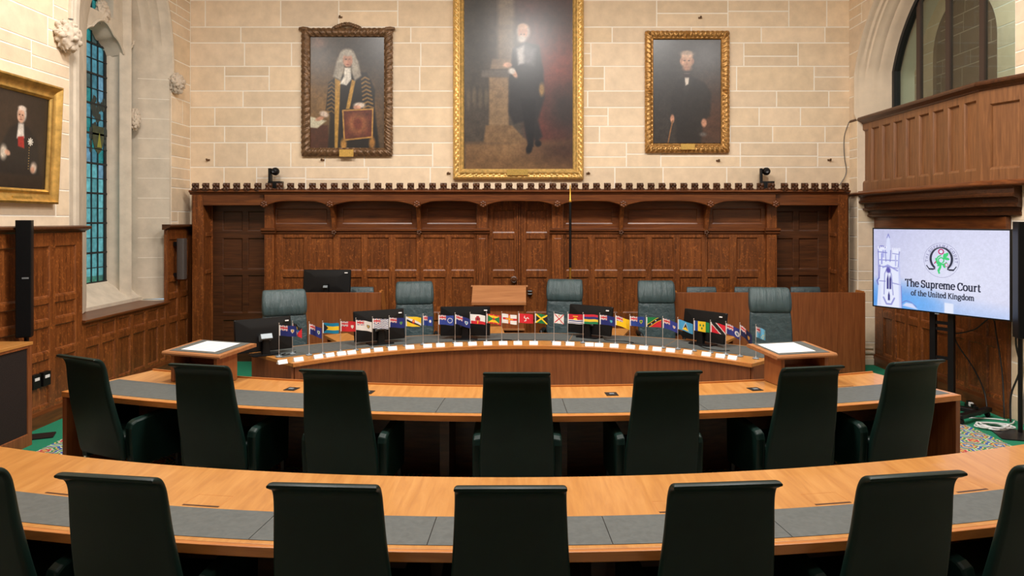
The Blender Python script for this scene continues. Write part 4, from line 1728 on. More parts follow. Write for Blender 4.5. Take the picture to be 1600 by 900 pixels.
# wigged figure in a black and gold robe
pt = Paint(216, 331, (74, 62, 48))
pt.ell(.1, .9, .5, .6, (128, 96, 58), .8, op=.8).ell(.85, 1.2, .4, .6, (98, 72, 46), .8, op=.6).ell(.75, .2, .6, .4, (52, 46, 40), .8)
pt.poly([(0, 1.2), (.24, 1.22), (.27, 1.54), (0, 1.54)], (70, 36, 26), .03).poly([(0, 1.1), (.22, 1.16), (.1, 1.26), (0, 1.25)], (196, 190, 165), .02)
pt.poly([(.34, .55), (.7, .5), (.84, .78), (.93, 1.54), (.24, 1.54), (.27, 1.1), (.24, .95)], (26, 25, 25), .03)
pt.poly([(.33, .58), (.41, .62), (.37, 1.54), (.33, 1.54)], (176, 134, 62), .015).poly([(.56, .6), (.61, .62), (.53, 1.0), (.48, 1.0)], (176, 134, 62), .015)
pt.poly([(.66, .52), (.76, .5), (.87, .74), (.86, 1.02), (.72, .98), (.67, .8)], (34, 31, 29), .02).poly([(.25, .64), (.33, .58), (.33, 1.0), (.21, 1.02)], (34, 31, 29), .02)
for k in range(8):
    y_ = .57 + .055 * k
    pt.line([(.69 + .004 * k, y_ + .03), (.735 + .006 * k, y_), (.79 + .008 * k, y_ + .028)], .022, (150, 114, 62), .75)
    pt.line([(.255 - .004 * k, y_ + .10), (.29, y_ + .07), (.325, y_ + .10)], .018, (140, 106, 60), .7)
pt.ell(.5, .285, .10, .10, (170, 162, 148), .2)
pt.poly([(.355, .36), (.42, .22), (.46, .36), (.455, .48), (.41, .62), (.31, .56)], (158, 150, 136), .03).poly([(.645, .36), (.58, .22), (.55, .38), (.555, .5), (.60, .62), (.685, .55)], (158, 150, 136), .03)
for k in range(6):
    pt.line([(.37 + .012 * k, .30 + .02 * k), (.34 + .018 * k, .55)], .006, (126, 118, 106), .6).line([(.60 + .01 * k, .30 + .02 * k), (.60 + .015 * k, .55)], .006, (126, 118, 106), .6)
pt.ell(.505, .335, .064, .098, (190, 140, 116), .15).ell(.505, .25, .06, .035, (172, 164, 150), .3)
pt.ell(.482, .325, .013, .008, (70, 44, 36), .5).ell(.532, .325, .013, .008, (70, 44, 36), .5).ell(.507, .395, .024, .007, (140, 72, 62), .5).ell(.508, .355, .010, .022, (166, 112, 92), .6).ell(.54, .36, .02, .05, (168, 118, 96), .6)
pt.poly([(.465, .44), (.545, .44), (.555, .60), (.49, .68), (.40, .66), (.45, .56)], (212, 206, 194), .02).line([(.50, .46), (.48, .66)], .008, (168, 160, 150), .7)
pt.ell(.19, 1.07, .06, .04, (206, 186, 170), .3, 20).ell(.66, .95, .075, .04, (210, 192, 176), .3).ell(.63, .98, .05, .03, (190, 140, 116), .3).ell(.13, 1.13, .06, .025, (186, 136, 110), .3, -20)
pt.poly([(.44, 1.02), (.84, 1.0), (.83, 1.38), (.46, 1.42)], (94, 46, 34), .02).ell(.64, 1.2, .13, .14, (138, 84, 54), .3).ell(.64, 1.2, .06, .08, (110, 52, 38), .3)
for a, b_ in (((.44, 1.02), (.84, 1.0)), ((.84, 1.0), (.83, 1.4)), ((.44, 1.02), (.46, 1.42)), ((.46, 1.42), (.83, 1.38))):
    pt.line([a, b_], .02, (174, 128, 66))
pt.ell(.45, 1.48, .04, .08, (168, 122, 60), .4).ell(.83, 1.46, .04, .08, (150, 104, 50), .4)
pt.ell(.12, .1, .09, .07, (108, 84, 70), .5)
pt.noise(20, .1).noise(60, .1)


def orn1(p, L, ins):
    m = math.sin(p * 62 + ins * 40) * .5 + math.sin(p * 131 - ins * 90) * .3
    edge = max(0, 1 - ins / .05)
    return (-.012 * abs(math.sin(p * 40)) * edge, .014 * m * (1 if .01 < ins < .115 else 0))


def crest1(f):
    cx = (x0_ + x1_) / 2
    for k in range(-6, 7):
        f.ball(fw(cx + k * .034, z1_ - .01 + .075 * math.cos(k / 6.5 * PI / 2), .05), (.03, .03, .034), 9, 6, .35, 5, k)
    for s, x in ((-1, x0_), (1, x1_)):
        f.tube([fw(x - s * .1, z1_ - .015, .05), fw(x - s * .02, z1_ - .005, .05), fw(x + s * .035, z1_ - .005, .045), fw(x + s * .045, z1_ - .03, .045)], [.035, .034, .026, .01], 8)


x0_, x1_, z0_, z1_ = pr(471, 612, 44, 243)
px = (x0_, x1_, z0_, z1_)
portrait('framed_portrait', 'portrait of a wigged figure in black and gold robes, dark carved crested frame', px, pr(483, 600, 54, 231),
         pt, [(0, .02), (0, .05), (.03, .075), (.06, .085), (.09, .075), (.11, .05), (.122, .045), (.125, .02)], M['bronze'], orn1,
         (WX(531, DP), WX(553, DP), WZ(245, DP), WZ(234, DP), .10), extra=crest1)

# full-length bearded figure leaning on a plinth
pt = Paint(230, 387, (66, 58, 50))
pt.poly([(.5, 0), (1, 0), (1, 1.7), (.62, 1.7), (.6, .5)], (92, 44, 38), .2).ell(.9, .75, .25, .4, (120, 54, 42), .8, op=.7).ell(.85, .15, .3, .25, (60, 38, 34), .7)
pt.ell(.95, 1.1, .2, .25, (46, 34, 32), .6).ell(.1, .3, .12, .5, (52, 48, 42), .5)
pt.poly([(.31, 0), (.46, 0), (.46, .62), (.31, .62)], (112, 98, 82), .04).poly([(.26, .60), (.48, .60), (.5, .70), (.24, .70)], (118, 100, 82), .02)
pt.poly([(.16, .71), (.46, .71), (.46, .78), (.16, .78)], (92, 84, 76), .02).poly([(.23, .78), (.41, .78), (.41, 1.27), (.23, 1.27)], (128, 104, 76), .02)
pt.poly([(.20, 1.25), (.44, 1.25), (.59, 1.42), (.18, 1.42)], (116, 90, 62), .02)
pt.poly([(0, 1.43), (1, 1.40), (1, 1.7), (0, 1.7)], (110, 82, 54), .06).ell(.5, 1.48, .35, .07, (140, 108, 74), .6, op=.6).ell(.95, 1.5, .3, .12, (66, 44, 34), .7)
for k in range(4):
    pt.ell(.04 + .055 * k, .98, .018, .1, (86, 76, 62), .4)
pt.poly([(.45, .5), (.56, .43), (.69, .47), (.73, .72), (.74, .98), (.68, 1.2), (.72, 1.36), (.66, 1.42), (.58, 1.2), (.46, 1.24), (.41, 1.12), (.42, .78)], (34, 32, 34), .025)
pt.poly([(.52, .98), (.66, 1.0), (.64, 1.46), (.59, 1.46), (.55, 1.22)], (26, 25, 28), .02)
pt.poly([(.46, .5), (.55, .46), (.66, .5), (.64, .66), (.5, .64)], (104, 102, 106), .05, .8).poly([(.49, .5), (.55, .47), (.55, .64), (.5, .66)], (172, 168, 166), .03)
pt.ell(.545, .335, .062, .075, (166, 158, 150), .25).ell(.54, .34, .046, .065, (180, 136, 114), .2).ell(.54, .285, .045, .03, (190, 156, 134), .3).ell(.53, .405, .04, .035, (170, 162, 154), .4)
pt.ell(.525, .36, .008, .006, (70, 50, 44), .5).ell(.553, .36, .008, .006, (70, 50, 44), .5)
pt.ell(.40, .66, .04, .025, (190, 148, 124), .3).ell(.46, .74, .022, .05, (196, 152, 126), .3, -30).ell(.44, .72, .03, .03, (210, 204, 196), .4)
pt.ell(.715, .9, .025, .06, (140, 108, 62), .4).ell(.60, 1.48, .028, .05, (22, 20, 22), .3, 15).ell(.68, 1.43, .03, .03, (22, 20, 22), .3)
pt.noise(24, .10).noise(80, .08)


def orn2(p, L, ins):
    if .035 < ins < .085:
        return (0, .010 * math.sin(p * 70 + (1 if ins > .06 else -1) * 1.6))
    return (0, .004 * math.sin(p * 170) if ins < .03 else 0)


x0_, x1_, z0_, z1_ = pr(708, 912, -26, 280)
portrait('framed_portrait', 'very large full-length portrait of a bearded figure by a plinth, wide gilt frame', (x0_, x1_, z0_, z1_), pr(725, 895, -5, 264), pt,
         [(0, .02), (0, .06), (.015, .085), (.03, .09), (.035, .075), (.05, .07), (.07, .07), (.085, .072), (.09, .085), (.105, .09), (.12, .075), (.14, .05), (.155, .045), (.165, .02)],
         M['gold2'], orn2, (WX(792, DP), WX(825, DP), WZ(274, DP), WZ(265, DP), .10))

# standing figure in a dark suit with a cane
pt = Paint(216, 331, (50, 45, 42))
pt.ell(.9, 1.2, .35, .5, (82, 50, 36), .8, op=.8).ell(.2, .5, .3, .5, (40, 37, 36), .8).ell(.8, .3, .3, .3, (66, 62, 60), .8, op=.6)
pt.poly([(.36, .62), (.46, .54), (.58, .54), (.76, .64), (.86, .8), (.84, 1.12), (.74, 1.2), (.7, 1.54), (.34, 1.54), (.34, 1.15), (.27, 1.15), (.26, .85)], (34, 31, 31), .04)
pt.poly([(.44, .58), (.5, .55), (.58, .6), (.5, .82), (.46, .8)], (42, 39, 38), .03).poly([(.46, .5), (.54, .5), (.52, .66), (.48, .68)], (206, 196, 184), .02)
pt.poly([(.44, .50), (.56, .50), (.55, .56), (.45, .56)], (44, 34, 34), .02)
pt.ell(.5, .31, .092, .125, (190, 146, 118), .18).ell(.5, .22, .085, .055, (196, 160, 134), .3).ell(.415, .32, .018, .04, (168, 122, 98), .4).ell(.588, .32, .018, .04, (150, 106, 84), .4)
pt.ell(.465, .31, .016, .009, (76, 52, 44), .5).ell(.53, .31, .016, .009, (76, 52, 44), .5).ell(.497, .36, .014, .03, (172, 120, 98), .5).ell(.497, .41, .035, .008, (134, 78, 66), .5).ell(.5, .43, .06, .03, (176, 130, 106), .6)
pt.ell(.50, .2, .095, .03, (132, 116, 102), .5, op=.6)
pt.ell(.285, 1.17, .03, .06, (188, 134, 106), .3).ell(.75, 1.23, .04, .06, (186, 134, 108), .3).line([(.29, 1.2), (.25, 1.38), (.22, 1.54)], .018, (132, 92, 58)).ell(.735, 1.4, .05, .03, (90, 84, 80), .5)
pt.noise(18, .1).noise(60, .1)


def orn3(p, L, ins):
    q = p if p < L / 2 else L - p
    m = math.sin(q * 85 + ins * 70) * .012
    cen = math.exp(-((p - L / 2) / .06) ** 2)
    cor = math.exp(-(q / .07) ** 2)
    return (-.008 * abs(math.sin(q * 42)) * max(0, 1 - ins / .04), (m + .012 * cen * math.sin(p * 150) + .012 * cor * math.sin(p * 120 + ins * 200)) * (1 if .012 < ins < .10 else 0))


x0_, x1_, z0_, z1_ = pr(1009, 1140, 48, 238)
portrait('framed_portrait', 'portrait of a bald figure in a dark suit with cane, antique gilt leaf carved frame', (x0_, x1_, z0_, z1_), pr(1021.5, 1127.5, 61, 223), pt,
         [(0, .02), (0, .045), (.02, .07), (.045, .085), (.07, .08), (.09, .06), (.105, .05), (.112, .055), (.12, .05), (.125, .02)], M['gilt3'], orn3,
         (WX(1063, DP), WX(1085, DP), WZ(234, DP), WZ(225, DP), .10))

# half-length figure with lace jabot on the left wall (its frame leans off the wall)
pt = Paint(200, 250, (40, 32, 26))
pt.ell(.2, .3, .4, .5, (56, 42, 32), .8, op=.7)
pt.poly([(.3, .47), (.44, .40), (.62, .43), (.82, .6), (.88, 1.06), (.08, 1.06), (.12, .75)], (26, 24, 24), .04)
pt.ell(.50, .28, .085, .105, (178, 168, 158), .2).ell(.485, .30, .066, .10, (196, 152, 126), .2).ell(.455, .29, .014, .008, (76, 50, 42), .5).ell(.51, .29, .014, .008, (76, 50, 42), .5)
pt.ell(.48, .35, .03, .008, (136, 84, 70), .5).ell(.478, .32, .01, .02, (170, 120, 98), .5).ell(.5, .2, .07, .03, (204, 184, 168), .4)
pt.poly([(.44, .40), (.54, .40), (.56, .58), (.42, .60)], (206, 196, 184), .03).poly([(.44, .58), (.55, .56), (.57, .72), (.45, .70)], (150, 38, 34), .02)
for k in range(8):
    a = k * PI / 4
    pt.line([(.68, .62), (.68 + .045 * math.cos(a), .62 + .045 * math.sin(a))], .02, (198, 190, 176))
pt.ell(.2, .80, .06, .09, (196, 182, 164), .4).ell(.27, .80, .05, .035, (194, 146, 120), .3, 20).ell(.76, .96, .06, .07, (190, 170, 152), .4).ell(.74, .99, .04, .04, (186, 138, 112), .4)
for k in range(9):
    pt.ell(.66, .70 + .035 * k, .009, .007, (170, 140, 80), .5)
pt.noise(18, .1).noise(60, .08)
tilt = .045
fl2 = lambda u, v, w: (-5.144 + w + (v - 2.37) * tilt, u, v)
portrait('framed_portrait', 'portrait of a grey haired figure with lace jabot, deep gilt frame on left wall', (6.66, 7.74, 2.375, 3.65), (6.81, 7.59, 2.525, 3.50), pt,
         [(0, .01), (0, .075), (.02, .085), (.03, .075), (.055, .05), (.09, .035), (.105, .032), (.112, .045), (.13, .05), (.136, .04), (.148, .035), (.154, .018)], M['gold'], None,
         (7.06, 7.34, 2.40, 2.445, .06), fnw=fl2)

# bronze pegs on the back wall
mb = MB()
mb.tube([(0, .0, 0), (0, -.05, 0), (0, -.06, .015)], [.012, .012, .016], 8)
mb.box(-.03, .03, -.014, 0, -.014, .014)
pg = None
for p, y, lab in ((532, 27, 'small bronze wall peg above the crested dark frame'), (504, 250, 'small bronze wall peg below the crested dark frame'), (325, 250, 'small bronze wall peg above the panelling near the left corner'),
                  (701, 271, 'small bronze wall peg left of the largest gilt frame base'), (919, 271, 'small bronze wall peg right of the largest gilt frame base'),
                  (1094, 28, 'small bronze wall peg above the leaf carved gilt frame'), (1122, 251, 'small bronze wall peg below the leaf carved gilt frame'), (1296, 250, 'small bronze wall peg above the panelling near the right corner')):
    if pg is None:
        pg = mb.build('wall_peg', M['bronze'], bevel=.003)
        o = pg
    else:
        o = pg.copy()
        COL.objects.link(o)
    o.location = (WX(p, 10.99), 10.997, WZ(y, 10.99))
    tag(o, lab, 'peg', 'bronze pegs on the back wall')

# ------------------------------------------------------------------ little flags on the bench
NAVY, FRED, FWHT, FYEL, FGRN, FBLK, FSKY = (26, 38, 112), (206, 32, 46), (238, 236, 232), (250, 208, 40), (20, 128, 70), (22, 22, 24), (104, 178, 214)


def union(p, hx=.5, hy=.5):
    """canton in the upper hoist"""
    W_, H_ = hx, hy * p.asp
    p.poly([(0, 0), (W_, 0), (W_, H_), (0, H_)], (28, 40, 110), .004)
    ins = (p.x < W_) & (p.y < H_)
    s, t = p.x / W_, p.y / H_
    for w, c in ((.13, FWHT), (.05, FRED)):
        p.mix((ins & ((np.abs(s - t) < w) | (np.abs(s + t - 1) < w))).astype(float), c)
    for w, c in ((.16, FWHT), (.09, FRED)):
        p.mix((ins & ((np.abs(s - .5) < w * .75) | (np.abs(t - .5) < w * 1.3))).astype(float), c)
    return p


def shield(p, cx, cy, col, r=.09, edge=FWHT):
    p.poly([(cx - r, cy - r), (cx + r, cy - r), (cx + r, cy + .02), (cx, cy + r * 1.4), (cx - r, cy + .02)], edge, .01)
    p.poly([(cx - r * .7, cy - r * .7), (cx + r * .7, cy - r * .7), (cx + r * .7, cy), (cx, cy + r), (cx - r * .7, cy)], col, .01)
    return p


def ensign(bg, badge=None):
    def f(p):
        p.a[:] = bg
        union(p)
        if badge:
            badge(p)
    return f


def bands(cols, weights=None):
    def f(p):
        n = len(cols)
        e = np.cumsum([0] + list(weights or [1] * n)) / sum(weights or [1] * n) * p.asp
        for i, c in enumerate(cols):
            p.mix(((p.y >= e[i]) & (p.y < e[i + 1])).astype(float), c)
    return f


def f_bahamas(p):
    bands([(0, 130, 170), FYEL, (0, 130, 170)])(p)
    p.poly([(0, 0), (.36, p.asp / 2), (0, p.asp)], FBLK)


def f_biot(p):
    p.a[:] = FWHT
    for k in range(6):
        m = np.abs(((p.y / p.asp * 6 + .25 * np.sin(p.x * 22)) % 1) - .5) < .22
        p.mix(m.astype(float), (60, 70, 130))
    union(p)


def f_brunei(p):
    p.a[:] = FYEL
    p.poly([(0, 0), (0, .14), (1, .56), (1, .40)], FWHT).poly([(0, .14), (0, .28), (1, p.asp), (1, .55)], FBLK)
    p.ell(.5, p.asp / 2, .08, .13, FRED, .2).ell(.5, p.asp / 2 - .03, .04, .06, FYEL, .3)


def f_gib(p):
    bands([FWHT, FRED], [2, 1])(p)
    p.poly([(.34, .42), (.66, .42), (.66, .2), (.6, .2), (.58, .12), (.42, .12), (.4, .2), (.34, .2)], (170, 40, 50)).ell(.5, .3, .03, .05, FBLK, .3).line([(.5, .42), (.5, .58)], .04, FYEL)


def f_grenada(p):
    p.a[:] = FRED
    A_ = p.asp
    p.poly([(.1, .1), (.9, .1), (.5, A_ / 2)], FYEL).poly([(.1, A_ - .1), (.9, A_ - .1), (.5, A_ / 2)], FYEL)
    p.poly([(.1, .1), (.1, A_ - .1), (.5, A_ / 2)], FGRN).poly([(.9, .1), (.9, A_ - .1), (.5, A_ / 2)], FGRN)
    p.ell(.5, A_ / 2, .08, .08, FRED, .1)
    for q in (.2, .5, .8):
        p.ell(q, .05, .02, .02, FYEL).ell(q, A_ - .05, .02, .02, FYEL)


def f_guern(p):
    p.a[:] = FWHT
    A_ = p.asp
    p.line([(.5, 0), (.5, A_)], .12, FRED).line([(0, A_ / 2), (1, A_ / 2)], .12, FRED).line([(.5, .1), (.5, A_ - .1)], .05, FYEL).line([(.28, A_ / 2), (.72, A_ / 2)], .05, FYEL)


def f_man(p):
    p.a[:] = (214, 30, 44)
    c = (.5, p.asp / 2)
    for k in range(3):
        a = R(90 + 120 * k)
        k1 = (c[0] + .13 * math.cos(a), c[1] + .13 * math.sin(a))
        k2 = (k1[0] + .1 * math.cos(a + R(75)), k1[1] + .1 * math.sin(a + R(75)))
        p.line([c, k1, k2], .045, FWHT)


def f_jam(p):
    p.a[:] = (10, 120, 66)
    A_ = p.asp
    p.poly([(0, 0), (0, A_), (.5, A_ / 2)], FBLK).poly([(1, 0), (1, A_), (.5, A_ / 2)], FBLK)
    p.line([(0, 0), (1, A_)], .1, FYEL).line([(0, A_), (1, 0)], .1, FYEL)


def f_jersey(p):
    p.a[:] = FWHT
    p.line([(0, 0), (1, p.asp)], .07, FRED).line([(0, p.asp), (1, 0)], .07, FRED).ell(.5, .1, .05, .06, (200, 120, 40), .2)


def f_kiri(p):
    p.a[:] = (200, 24, 44)
    p.ell(.5, .36, .13, .13, FYEL, .1).line([(.36, .14), (.64, .14)], .04, FYEL)
    for k in range(5):
        m = (p.y > .36 + .06 * k) & (p.y < .36 + .06 * (k + 1))
        p.mix(m.astype(float), FWHT if k % 2 == 0 else (40, 60, 130))


def f_niue(p):
    p.a[:] = (252, 204, 20)
    union(p)


def f_kitts(p):
    A_ = p.asp
    p.a[:] = (14, 128, 66)
    p.poly([(0, A_), (1, A_), (1, 0)], FRED).line([(-.05, A_ + .03), (1.05, -.03)], .22, FYEL).line([(-.05, A_ + .03), (1.05, -.03)], .16, FBLK)
    p.ell(.36, .42, .04, .04, FWHT).ell(.64, .22, .04, .04, FWHT)


def f_lucia(p):
    p.a[:] = (70, 160, 210)
    A_ = p.asp
    p.poly([(.5, .06), (.7, A_ - .08), (.3, A_ - .08)], FWHT).poly([(.5, .12), (.67, A_ - .08), (.33, A_ - .08)], FBLK).poly([(.5, .34), (.7, A_ - .08), (.3, A_ - .08)], FYEL)


def f_vinc(p):
    for a, b_, c in ((0, .25, (20, 60, 150)), (.25, .75, (250, 214, 40)), (.75, 1, (16, 136, 72))):
        p.mix(((p.x >= a) & (p.x < b_)).astype(float), c)
    for cx, cy in ((.4, .24), (.6, .24), (.5, .42)):
        p.poly([(cx, cy - .09), (cx + .06, cy), (cx, cy + .09), (cx - .06, cy)], (16, 130, 66))


def f_trin(p):
    p.a[:] = (218, 26, 50)
    p.line([(.08, -.05), (.92, p.asp + .05)], .32, FWHT).line([(.08, -.05), (.92, p.asp + .05)], .22, FBLK)


def f_antigua(p):
    p.a[:] = FRED
    A_ = p.asp
    p.poly([(0, 0), (1, 0), (.5, A_)], FBLK).poly([(.2, .25), (.8, .25), (.5, A_)], (40, 110, 190)).poly([(.33, .42), (.67, .42), (.5, A_)], FWHT).ell(.5, .2, .12, .08, FYEL, .2)


def f_tuvalu(p):
    p.a[:] = FSKY
    union(p)
    for k, (a, b_) in enumerate(((.6, .5), (.68, .4), (.75, .48), (.8, .34), (.88, .38), (.9, .2), (.95, .28), (.7, .56), (.85, .12))):
        p.ell(a, b_, .03, .03, FYEL, .2)


def ring_stars(p):
    for k in range(15):
        a = 2 * PI * k / 15
        p.ell(.75 + .15 * math.cos(a), p.asp / 2 + .15 * math.sin(a), .025, .025, FWHT, .2)


FLAGS = [
    (436, 3.58, ensign(NAVY, lambda p: shield(p, .76, .32, (200, 150, 60))), .10, 1, 'dark blue flag with union canton and white shield, first at the left end'),
    (457, 3.64, f_antigua, .6, .55, 'limp red and black flag hanging beside the first blue one'),
    (483, 3.45, ensign(NAVY, lambda p: shield(p, .76, .32, (90, 130, 90))), .42, .72, 'drooping blue flag with union canton in front of the left judge chair'),
    (504, 3.42, f_bahamas, .02, 1, 'turquoise and yellow striped flag with black hoist triangle'),
    (532, 3.42, ensign((204, 30, 40), lambda p: shield(p, .76, .34, (230, 220, 200))), .03, .95, 'bright red flag with union canton and pale shield'),
    (556, 3.42, ensign((236, 232, 226), lambda p: shield(p, .76, .34, (200, 150, 80), .1, (90, 120, 90))), .14, 1, 'white flag with union canton and coloured crest'),
    (582, 3.42, f_biot, .04, 1, 'white flag with dark wavy lines and union canton'),
    (608, 3.42, ensign(NAVY, lambda p: shield(p, .76, .32, (60, 150, 80), .08, (120, 140, 90))), .05, 1, 'blue flag with union canton and green shield before the second monitor'),
    (634, 3.42, f_brunei, .05, 1, 'yellow flag with black and white diagonal band and red crest'),
    (661, 3.42, ensign((34, 60, 140), lambda p: p.ell(.76, .32, .1, .1, FWHT, .1)), .12, .6, 'short blue flag with white disc, right of the yellow diagonal one'),
    (685, 3.42, ensign((44, 66, 150), ring_stars), .06, 1, 'blue flag with union canton and ring of white stars'),
    (711, 3.42, ensign(NAVY, lambda p: shield(p, .74, .34, (90, 150, 190), .1)), .34, 1, 'sloping blue flag with white edged shield before the third monitor'),
    (734.5, 3.42, f_gib, .10, 1, 'white over red flag with a red castle'),
    (760, 3.42, f_grenada, .12, .96, 'red bordered flag of yellow and green triangles'),
    (784, 3.42, f_guern, .12, 1, 'white flag with red cross and inner gold cross'),
    (810, 3.42, f_man, .10, 1, 'plain red flag with three white bent legs in its centre'),
    (836, 3.42, f_jam, .12, .82, 'green and black flag with yellow diagonal cross'),
    (865.5, 3.42, f_jersey, .14, .66, 'white flag with thin red diagonal cross'),
    (887, 3.42, f_kiri, .06, 1, 'red flag with yellow sun over wavy white and blue bands'),
    (911, 3.42, bands([(210, 40, 60), (44, 50, 120), (246, 206, 60), (30, 130, 80)]), .06, 1, 'flag of red, blue, yellow and green horizontal stripes'),
    (937, 3.42, ensign(NAVY, lambda p: shield(p, .76, .34, (90, 180, 200), .09, (60, 130, 150))), .16, 1, 'blue flag with union canton and turquoise shield, left of the yellow sloping one'),
    (961.5, 3.42, f_niue, .34, .95, 'sloping plain yellow flag with union canton'),
    (984, 3.42, ensign((36, 66, 150), lambda p: shield(p, .75, .32, (40, 140, 70), .1, FYEL)), .10, 1, 'blue flag with green and yellow crest before the right middle chair'),
    (1009.5, 3.42, f_kitts, .08, 1, 'green and red flag split by a black diagonal band'),
    (1035.5, 3.42, ensign((44, 56, 140), lambda p: shield(p, .75, .34, (220, 170, 120), .08)), .36, .95, 'sloping blue flag with union canton, right of the green and red one'),
    (1059, 3.42, f_lucia, .36, .95, 'light blue flag with yellow and black triangle'),
    (1084, 3.42, f_vinc, .18, 1, 'flag of vertical blue, yellow and green bands with green diamonds'),
    (1110, 3.42, f_trin, .26, .98, 'red flag with black and white diagonal band'),
    (1134, 3.42, ensign((44, 52, 130), lambda p: p.ell(.74, .36, .16, .16, FWHT, .1).ell(.74, .36, .09, .09, (120, 140, 170), .3)), .44, .88, 'sloping blue flag with a large white disc'),
    (1156, 3.43, ensign((24, 28, 74), lambda p: shield(p, .74, .36, (190, 130, 50), .09, (220, 170, 90))), .9, .72, 'limp very dark blue flag, last but one at the right end'),
    (1181, 3.43, f_tuvalu, .42, .56, 'short pale blue flag with union canton at the far right end'),
]
ZB = .7425


def solve_arc(px, r):
    """angle on the bench arc whose point is seen at column px"""
    lo, hi = R(-60), R(60)
    for _ in range(50):
        m = (lo + hi) / 2
        x, y = AP(CB, r, m, 1)
        if 812 + FPX * x / y < px:
            lo = m
        else:
            hi = m
    return (lo + hi) / 2


FGRP = 'small flags standing along the bench'
mb = MB()
mb.tube([(0, 0, .012), (0, 0, .355)], .0028, 6)
mb.ball((0, 0, .358), (.005, .005, .006), 8, 5)
pole_me = mb
basep = MB()
basep.lathe([(0, 0), (.034, 0), (.036, .005), (.03, .010), (.012, .014), (.006, .024), (0, .024)], n=18)
poleO = baseO = None
for k, (px, r, pat, slope, wf, lab) in enumerate(FLAGS):
    a = solve_arc(px, r)
    x, y = AP(CB, r, a, 1)
    t = thing('table_flag', lab, 'flag', (x, y, ZB), R(random.Random(k).uniform(-8, 8)), FGRP)
    if poleO is None:
        poleO = pole_me.build('flag_pole', M['pole'], t)
        baseO = basep.build('base', M['silver'], t, smooth=40)
    else:
        for src in (baseO, poleO):
            c = src.copy()
            COL.objects.link(c)
            c.parent = t
    p = Paint(44, 28, (255, 255, 255))
    pat(p)
    p.mix((p.x < .07).astype(float), (240, 240, 240))
    W_, H_ = .178, .112
    ph = k * 1.7

    def cloth(u, v, slope=slope, wf=wf, ph=ph):
        fold = (1 - wf)
        xx = u * W_ * wf + .002
        yy = -.007 * np.sin(u * (5 + 9 * fold) + ph) * np.minimum(1, u * 2.5) * (1 + 3.0 * fold)
        zz = .34 - H_ * (1 - v) - slope * W_ * wf * u ** (1.25) + .003 * np.sin(u * 8 + v * 2 + ph) * u
        return np.stack([xx, yy, zz], -1)
    canvas('flag_cloth', p, cloth, M['flag'], t)

CGRP = 'white place cards along the bench edge'
cards = [441, 466, 497, 515, 533, 549, 571, 591, 613, 640, 668, 688, 716, 738, 762, 786, 809, 834, 870, 891, 921, 936, 960, 986, 1006, 1027, 1048, 1075, 1104, 1126, 1145]
short = ['first dark blue flag at the left', 'limp red and black flag', 'drooping blue flag', 'turquoise and yellow flag', 'red union canton flag', 'white crest flag', 'wavy lined flag', 'green shield flag',
         'yellow diagonal flag', 'white disc short flag', 'ring of stars flag', 'sloping shield flag', 'castle flag', 'red bordered triangle flag', 'gold cross flag', 'three legs flag', 'yellow saltire flag',
         'thin red saltire flag', 'sun flag', 'four stripe flag', 'turquoise shield flag', 'sloping yellow flag', 'green crest flag', 'black diagonal green and red flag', 'sloping flag after the green and red one', 'triangle on light blue flag',
         'green diamonds flag', 'black and white diagonal red flag', 'large white disc flag', 'limp very dark blue flag', 'short pale blue flag at the right end']
cd = None
for k, p in enumerate(cards):
    r = 3.245 if k > 0 else 3.24
    a = solve_arc(p, r)
    x, y = AP(CB, r, a, 1)
    if cd is None:
        mb = MB()
        mb.prism([(-.026, 0), (.026, 0), (.002, .039), (-.002, .039)], lambda u, v, w: (w, u, v), -.05, .05)
        cd = mb.build('place_card', M['white'])
        o = cd
    else:
        o = cd.copy()
        COL.objects.link(o)
    o.location = (x, y, ZB - .001)
    o.rotation_euler = (0, 0, -a + R(random.Random(k + 90).uniform(-7, 7)))
    tag(o, 'small folded white place card standing before the ' + short[k], 'place card', CGRP)

# ------------------------------------------------------------------ monitors, seen from behind
MG = 'black monitors on the bench'


def make_monitor(label):
    t = thing('monitor', label, 'monitor', group=MG)
    tl = Matrix.Rotation(R(-9), 3, 'X')
    mb = MB()
    secs = []
    for y, w, h in ((.022, .600, .345), (.018, .612, .357), (-.004, .612, .357), (-.014, .598, .343), (-.022, .40, .22), (-.026, .30, .14)):
        secs.append([tuple(tl @ Vector((u, y, v)) + Vector((0, 0, .215))) for u, v in rrect(w, h, .012)])
    mb.loft(secs)
    mb.build('housing', M['black'], t, smooth=30)
    mb = MB()
    mb.loft([[tuple(tl @ Vector((u, y, v)) + Vector((0, 0, .215))) for u, v in rrect(.585, .325, .004)] for y in (.021, .024)])
    mb.build('screen', M['dark'], t)
    mb = MB()
    mb.loft([[tuple(tl @ Vector((u, y, v)) + Vector((0, 0, .215))) for u, v in rrect(.04, .014, .002)] for y in (-.010, -.016)])
    o = mb.build('sticker', M['white'], t)
    for v_ in o.data.vertices:
        v_.co.x += .25
        v_.co.z += .13
    mb = MB()
    mb.loft([[(u, -.06 + v, z) for u, v in rrect(w, d, .01)] for z, w, d in ((.012, .09, .06), (.10, .075, .045), (.20, .075, .04))])
    mb.build('stand_neck', M['black'], t, smooth=40)
    mb = MB()
    mb.obox((0, -.06, .19), (.125, .085, .06), Matrix.Rotation(R(-30), 3, 'X'))
    mb.build('hinge_plate', M['silver'], t, bevel=.004)
    mb = MB()
    mb.loft([[(u, -.02 + v, z) for u, v in rrect(w, d, .03)] for z, w, d in ((0, .30, .20), (.010, .30, .20), (.014, .28, .18))])
    mb.build('base', M['black'], t, smooth=40)
    return t


